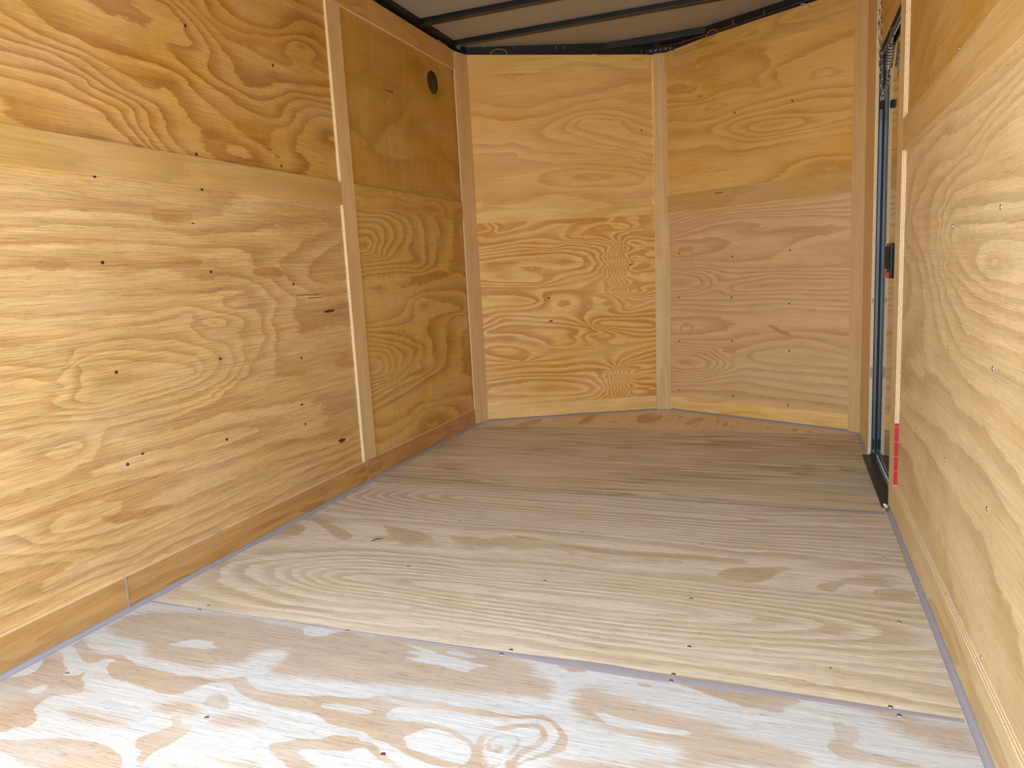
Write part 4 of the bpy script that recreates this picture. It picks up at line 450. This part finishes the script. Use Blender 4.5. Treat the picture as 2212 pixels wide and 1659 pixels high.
bd('trim_9', A1, U, Z, 0, L, 1.985, 2.1, MW['top'], res=.02, thick=.005, seed=9.7, vtop=vt, kind='structure', label='top plywood strip right of the nose batten')
# centre batten, leaning very slightly to the right
dA = (A1-A0); UA = dA.normalized(); NA = UA.cross(Z)
bd('trim_10', A0+NA*.003+UA*.001, UA, (Z+UA*.012), 0, dA.length+.002, 0, 2.090, MW['stripp'], grain='v', res=.03, thick=.008, seed=2.7, kind='structure', label='vertical plywood batten at the point of the V nose')
Q0, Q1 = Vector((2.036, 2.292, 0)), Vector((RB, 2.213, 0))
bd('trim_11', Q0, Q1-Q0, Z, 0, (Q1-Q0).length, 0, 2.12, MW['stripp'], grain='v', res=.03, thick=.008, seed=5.9, kind='structure', label='vertical plywood batten in the right front corner')

# ------------------------------------------------------------------ right wall
NY = Vector((0, -1, 0))
YD0, YD1 = 1.812, 1.10
wr = empty('wall_right', kind='structure', label='right plywood wall')
p = board('lower_panel', (W, 0, 0), NY, Z, -1.04, -YR, 0, 1.25, MW['RL'], res=.008, key='RL', parent=wr); screws('RL', p, (-1, 0, 0))
p = board('upper_panel', (W, 0, 0), NY, Z, -1.04, -YR, 1.2515, HT, MW['RU'], res=.01, key='RU', parent=wr); screws('RU', p, (-1, 0, 0))
board('jamb_panel', (RB, 0, 0), NY, Z, -2.212, -YD0, 0, HT, MW['stripp'], grain='v', res=.03, seed=8.8, parent=wr)
board('header_panel', (W-.0005, 0, 0), NY, Z, -YD0+.001, -YD1, 1.708, HT, MW['top'], res=.03, seed=3.8, parent=wr)
s = MB()
s.box((W+.03, YR, -.03), (W+.055, YD1-.02, HT+.04)); s.box((W+.03, YD0+.03, -.03), (W+.055, 2.33, HT+.04))
s.box((W+.03, YD1-.02, 1.73), (W+.055, YD0+.03, HT+.04)); s.build('outer_skin', M_SKIN, wr)
mb = MB(); mb.add([(RB-.0008, 2.205, .235), (RB-.0008, 2.215, .235), (RB-.0008, 2.19, .17), (RB-.0008, 2.18, .18)], [(0, 1, 2, 3)])
mb.add([(RB-.0008, 2.19, .16), (RB-.0008, 2.165, .165), (RB-.0008, 2.162, .150), (RB-.0008, 2.188, .148)], [(0, 1, 2, 3)])
mb.build('red_marks', M_RED, wr)
br = empty('baseboard_right', kind='structure', label='plywood baseboard strip along the right wall')
bd('baseboard_strip', (RB, 0, 0), NY, Z, -.979, -YR, 0, .108, MW['baser'], res=.03, seed=6.1, parent=br)
bd('trim_12', (RB, 0, 0), NY, Z, -.979, -YR, 1.202, 1.299, MW['strip'], res=.02, seed=8.1, kind='structure', label='horizontal plywood strip on the right wall')
t13 = empty('trim_13', kind='structure', label='vertical plywood batten beside the side door, red paint on its edge')
bd('batten_board', (RB, 0, 0), NY, Z, -1.098, -.980, 0, HT, MW['stripp'], grain='v', res=.03, seed=11.2, parent=t13)
mb = MB()
z = .111
while z < .325:
    h = min(.05, .325-z); mb.box((RB-.0003, .9787, z), (W-.0003, .9797, z+h-.0015)); z += h
mb.build('red_paint', M_RED, t13, label='red painted band on the batten edge')

OWN = {'LL': KP['LL'], 'LFU': KP['LFU'], 'NRU': KP['NRU'], 'NLL': KP['NLL'], 'FB': fb, 'NRT': KP['NRT']}
for k_, pts in KNOTS:
    n = len(pts)//3; mb = MB(); mb.add([pts[i*3:i*3+3] for i in range(n)], [tuple(range(n))]); mb.build('knot', M_KNOT, OWN[k_])

# ------------------------------------------------------------------ sealant bead round the floor
def fillet(pts, label, name, w=.0135, h=.011):
    mb = MB(); ring = []; m = len(pts)
    for i, p in enumerate(pts):
        a = pts[max(i-1, 0)]; b = pts[min(i+1, m-1)]; d = (b-a).normalized(); inn = d.cross(Z)      # into the room
        ring += [p-inn*.002+Z*.0, p-inn*.0005+Z*h, p+inn*w*.28+Z*h*.34, p+inn*w*.6+Z*h*.1, p+inn*w+Z*.0004, p+inn*w*.5-Z*.0005]
    fs = []
    for i in range(m-1):
        for k in range(6): fs.append((i*6+k, i*6+(k+1) % 6, (i+1)*6+(k+1) % 6, (i+1)*6+k))
    fs += [tuple(range(5, -1, -1)), tuple((m-1)*6+k for k in range(6))]
    mb.add(ring, fs); o = mb.build(name, M_CAULK, kind='structure', label=label, smooth=True); return o
def dense(pts, step=.05):
    out = []
    for a, b in zip(pts, pts[1:]):
        n = max(1, int((b-a).length/step)); out += [a+(b-a)*i/n for i in range(n)]
    return out+[pts[-1]]
fillet(dense([Vector((LB, YR, 0)), Vector((LB, 2.2, 0)), Vector((.04, 2.316, 0)), A0, A1, N1, Vector((RB, 2.215, 0)), Vector((RB, YD0+.01, 0))]), 'grey sealant bead along left wall and nose at the floor', 'trim_14')
fillet(dense([Vector((RB, 1.06, 0)), Vector((RB, YR, 0))]), 'grey sealant bead along right wall at the floor', 'trim_15')
mb = MB(); mb.tube([(2.083, 1.075, .004), (2.072, 1.066, .012), (2.078, 1.052, .006)], .004, 6, taper=[1, 1.3, .6]); mb.build('sealant_blob', M_WHITE, floor)

# ------------------------------------------------------------------ ceiling: sheet, bows, rails
ce = empty('ceiling', kind='structure', label='metal roof sheet on black steel bows')
RZ = 2.163
mb = MB(); pl = [(-.05, YR), (W+.055, YR), (W+.055, 2.33), (1.08, 2.86), (.98, 2.85), (-.05, 2.36)]
n = len(pl); mb.add([(x, y, RZ) for x, y in pl]+[(x, y, RZ+.02) for x, y in pl], [tuple(range(n-1, -1, -1)), tuple(range(n, 2*n))]+[(i, (i+1) % n, n+(i+1) % n, n+i) for i in range(n)])
mb.build('roof_sheet', M_GALV, ce)
yb = 2.188
while yb > YR:
    mb = MB(); mb.box((.03, yb, 2.1385), (2.07, yb+.042, RZ)); mb.box((.02, yb-.012, RZ-.004), (2.08, yb, RZ)); mb.build('roof_bow', M_STEEL, ce, bevel=.002); yb -= .392
mb = MB(); mb.box((.74, 2.665, 2.13), (1.34, 2.70, RZ)); mb.build('roof_bow', M_STEEL, ce, bevel=.002)
mb = MB(); mb.box((-.045, YR, 2.121), (-.004, 2.31, RZ)); mb.box((-.004, YR, 2.140), (.03, 2.29, RZ)); mb.build('side_rail', M_STEEL, ce)
mb = MB(); mb.box((W+.004, YR, 2.121), (W+.045, 2.31, RZ)); mb.box((W-.03, YR, 2.140), (W+.004, 2.29, RZ)); mb.build('side_rail', M_STEEL, ce)
for P, Q in ((N0, A0), (A1, N1)):
    d = Q-P; U = d.normalized(); N = U.cross(Z); mb = MB()
    mb.obox(P-U*.03-N*.05+Z*2.07, U*(d.length+.06), N*.04, Z*(RZ-2.07))
    mb.obox(P-U*.03-N*.012+Z*2.135, U*(d.length+.06), N*.006, Z*.003)
    mb.build('nose_rail', M_STEEL, ce)
mb = MB(); mb.box((-.04, 2.29, 2.1215), (.035, 2.345, RZ)); mb.build('nose_rail', M_STEEL, ce)
mb = MB(); mb.box((2.05, 2.26, 2.1215), (2.13, 2.33, RZ)); mb.build('nose_rail', M_STEEL, ce)
mb = MB(); mb.obox(Vector((1.0, 2.79, 2.07)), (.09, .01, 0), (0, .03, 0), (0, 0, RZ-2.07)); mb.build('nose_rail', M_STEEL, ce)
for a in PT['tips']:
    mb = MB(); v = Vector(a); mb.tube([v-Z*.012, v+Z*.004, v+Z*.012], .0016, 6, taper=[.7, 1, 1]); mb.build('screw_tip', M_ZINC, ce)
# slotted bracket behind the nose batten
bk = MB(); q0, q1 = Vector(PT['brk'][0]), Vector(PT['brk'][1]); U = (q1-q0).normalized(); N = U.cross(Z).normalized()
bk.obox(q0, q1-q0, N*.003, Z*.024); bko = bk.build('slotted_bracket', M_STEEL, ce)
sl = MB()
for i in range(5):
    c = q0+(q1-q0)*(.2+.17*i)+N*.0035+Z*.012; sl.obox(c-U*.006-Z*.006, U*.005, N*.0012, (U*.008+Z*.012))
sl.build('slot', M_ZINC, ce)

# ------------------------------------------------------------------ wires along the top
def wire(name, pts, r, mat, label, conn=None, group=None):
    e = empty(name, loc=pts[0], label=label, cat='wire', group=group)
    def loc(v): return Vector(v)-Vector(pts[0])
    q = [np.array(p, float) for p in pts]; q = chaikin(q, False, 3)
    mb = MB(); mb.tube([loc(p) for p in q], r, 6); mb.build('lead', mat, e, smooth=True)
    if conn:
        a, b = Vector(conn[0]), Vector(conn[1]); m = MB(); d = b-a
        m.tube([loc(a+d*t) for t in (0, .08, .5, .9, 1)], .0062, 8, taper=[.6, 1, 1, .9, .5]); m.build('connector', M_BLUE, e, smooth=True, label='blue crimp connector')
wire('wire_loop', PT['w1'], .0016, M_YEL, 'yellow wire tail with blue connector on top of left wall', conn=PT['c1'])
wire('wire_loop', PT['w2'], .0016, M_YEL, 'yellow wire arch standing above the left nose panel')
wire('wire_loop', PT['w3'], .0014, M_YEL, 'thin yellow wire drooping just left of the nose batten top')
wire('wire_loop', PT['w4'], .0017, M_YEL, 'yellow wire arch above the right nose panel, blue connector at its foot', conn=PT['c4'])
wire('wire_loop', PT['w5'], .0016, M_YEL, 'yellow wire hanging from a blue connector over the upper right nose panel', conn=PT['c5'])
wire('cable', PT['w6'], .0022, M_BRN, 'brown cable running under the roof above the right nose panel')
wire('cable', PT['w7'], .0022, M_REDC, 'dark red cable running beside the brown cable above the nose')

# ------------------------------------------------------------------ side door
dr = empty('door_1', loc=(0, 0, 0), kind='structure', label='side door with polished metal skin seen edge-on')
DX = 2.118
mb = MB(); mb.box((DX, YD1-.015, .02), (DX+.03, YD0+.005, 1.69)); mb.build('door_panel', M_DOOR, dr)
mb = MB()
for x0, x1, dy in ((2.0995, 2.1055, .0), (2.1055, 2.109, .006), (2.109, 2.113, .002)): mb.box((x0, YD0+.001+dy, .0), (x1, YD0+.02, 1.70))
mb.build('frame_channel', M_ALU, dr)
mb = MB(); mb.box((RB+.0125, YD0-.004, .0), (2.1022, YD0+.004, 1.70)); mb.box((2.113, YD0-.001, .0), (DX+.002, YD0+.012, 1.69)); mb.build('door_seal', M_RUBBER, dr)
mb = MB(); mb.box((W+.0005, YD1, 1.688), (W+.018, YD0, 1.707)); mb.build('header_seal', M_RUBBER, dr)
mb = MB(); mb.box((W+.004, YD1, 1.675), (W+.009, YD0, 1.688)); mb.build('header_channel', M_ALU, dr, label='grey aluminium channel over the door')
mb = MB(); mb.box((W+.0005, YD0+.021, .0), (W+.03, YD0+.04, 1.73)); mb.build('frame_jamb', M_RUBBER, dr)
mb = MB(); mb.box((2.063, 1.072, .0003), (2.093, YD0-.003, .0045)); mb.box((2.093, 1.10, .0003), (DX, YD0-.003, .0085)); mb.box((2.103, 1.10, .0085), (2.107, YD0-.004, .016))
mb.build('threshold', M_STEEL, dr, bevel=.001)
for y in (1.09, 1.33, 1.56, 1.78):
    o = bpy.data.objects.new('screw', screw_me['d']); col.objects.link(o); o.parent = dr; o.location = (2.078, y, .0047)
mb = MB(); mb.box((DX-.010, 1.40, .790), (DX+.001, 1.525, .922)); h = mb.build('latch_housing', M_BLACK, dr, bevel=.004)
mb = MB(); mb.box((DX-.020, 1.40, .795), (DX-.0105, 1.50, .815)); mb.build('latch_lever', M_REDPL, h, bevel=.002, label='red latch lever')
mb = MB(); mb.box((DX-.016, 1.40, .825), (DX-.0095, 1.515, .91)); mb.build('latch_grip', M_RUBBER, h, bevel=.003)
for c in PT['bkt'][:1]:
    v = Vector(c); mb = MB(); mb.box((v.x-.012, v.y-.012, v.z-.015), (v.x+.010, v.y+.012, v.z+.015)); mb.build('bump_stop', M_RUBBER, dr, bevel=.004)
mb = MB(); mb.box((2.099, YD0-.012, .03), (2.108, YD0, .075)); mb.build('corner_block', M_BLACK, dr, bevel=.002)

# door chain: two hanging runs of links, and the spring drum
def link_mesh(Lk=.034, wk=.014, r=.0016):
    mb = MB(); pts = []
    for i in range(16):
        a = i*2*math.pi/16; pts.append(Vector((wk/2*math.cos(a), 0, wk/2*math.sin(a)+(Lk-wk)/2*(1 if math.sin(a) > 1e-6 else (-1 if math.sin(a) < -1e-6 else 0)))))
    mb.tube(pts, r, 6, closed=True); me = bpy.data.meshes.new('chain_link'); me.from_pydata(mb.v, [], mb.f); me.update(); me.polygons.foreach_set('use_smooth', [True]*len(me.polygons)); me.materials.append(M_ZINC); return me
LM = link_mesh()
def chain(name, pts, label, step=.0285):
    pts = [Vector(p) for p in pts]; e = empty(name, loc=pts[0], label=label, cat='chain')
    d = [0]
    for a, b in zip(pts, pts[1:]): d.append(d[-1]+(b-a).length)
    k = 0; s_ = step/2
    while s_ < d[-1]:
        j = max(i for i in range(len(d)-1) if d[i] <= s_); p = pts[j]+(pts[j+1]-pts[j])*((s_-d[j])/(d[j+1]-d[j])); t = (pts[j+1]-pts[j]).normalized()
        o = bpy.data.objects.new('link', LM); col.objects.link(o); o.parent = e
        q = t.to_track_quat('Z', 'Y') @ Matrix.Rotation(math.radians(35+90*(k % 2)), 4, 'Z').to_quaternion()
        o.rotation_mode = 'QUATERNION'; o.rotation_quaternion = q; o.location = p-pts[0]; s_ += step; k += 1
    return e
chain('door_chain', PT['chain'], 'zinc chain hanging down the door header and looping back up to the spring')
sp0, sp1, sp2 = [Vector(p) for p in PT['spring']]     # top hook, coil top, coil bottom
e = empty('door_spring', loc=sp1, label='zinc compression spring with wire rods hanging at the top of the side door', cat='spring')
ax = (sp2-sp1); n = 8*16; pts = []
a1 = ax.normalized(); b1 = a1.orthogonal().normalized(); b2 = a1.cross(b1)
for i in range(n+1): th = i*2*math.pi/16; pts.append(ax*(i/n)+(b1*math.cos(th)+b2*math.sin(th))*.0125)
mb = MB(); mb.tube(pts, .0019, 6); mb.build('coil', M_ZINC, e, smooth=True)
sd_ = Vector((.0, -.0, 0))
for sgn in (-1, 1):
    off = Vector((.006*sgn, -.004*sgn, 0)); mb = MB()
    mb.tube([sp0-sp1, -a1*.055+off, ax+off*.4, ax+a1*.006], .0017, 6); mb.build('rod', M_ZINC, e, smooth=True)
mb = MB(); mb.tube([ax-a1*.004, ax+a1*.045], .0019, 6); mb.build('rod', M_ZINC, e, smooth=True)
mb = MB(); mb.tube([ax+b1*.0125+a1*.001, ax+b2*.0125+a1*.001, ax-b1*.0125+a1*.001, ax-b2*.0125+a1*.001], .002, 6, closed=True); mb.build('end_plate', M_ZINC, e)

# ------------------------------------------------------------------ outside, behind the camera: ramp door folded down and the ground
s = MB(); s.box((-.05, YR, -.09), (W+.055, 2.30, -.0125)); s.build('floor_frame', M_STEEL, floor)
rU = Vector((1, 0, 0)); rV = Vector((0, -1.85, -.50)).normalized()
board('ramp_door', (0, YR-.02, -.01), rV*1.0, rU, .0, 1.9, .0, W, MW['FA'], thick=.04, grain='v', res=.1, kind='structure', label='plywood ramp door folded down to the ground')
mb = MB(); mb.add([(-14, -22, -.56), (16, -22, -.56), (16, 14, -.56), (-14, 14, -.56)], [(0, 1, 2, 3)]); mb.build('ground', M_CONC, kind='structure', label='sunlit concrete ground outside the trailer')
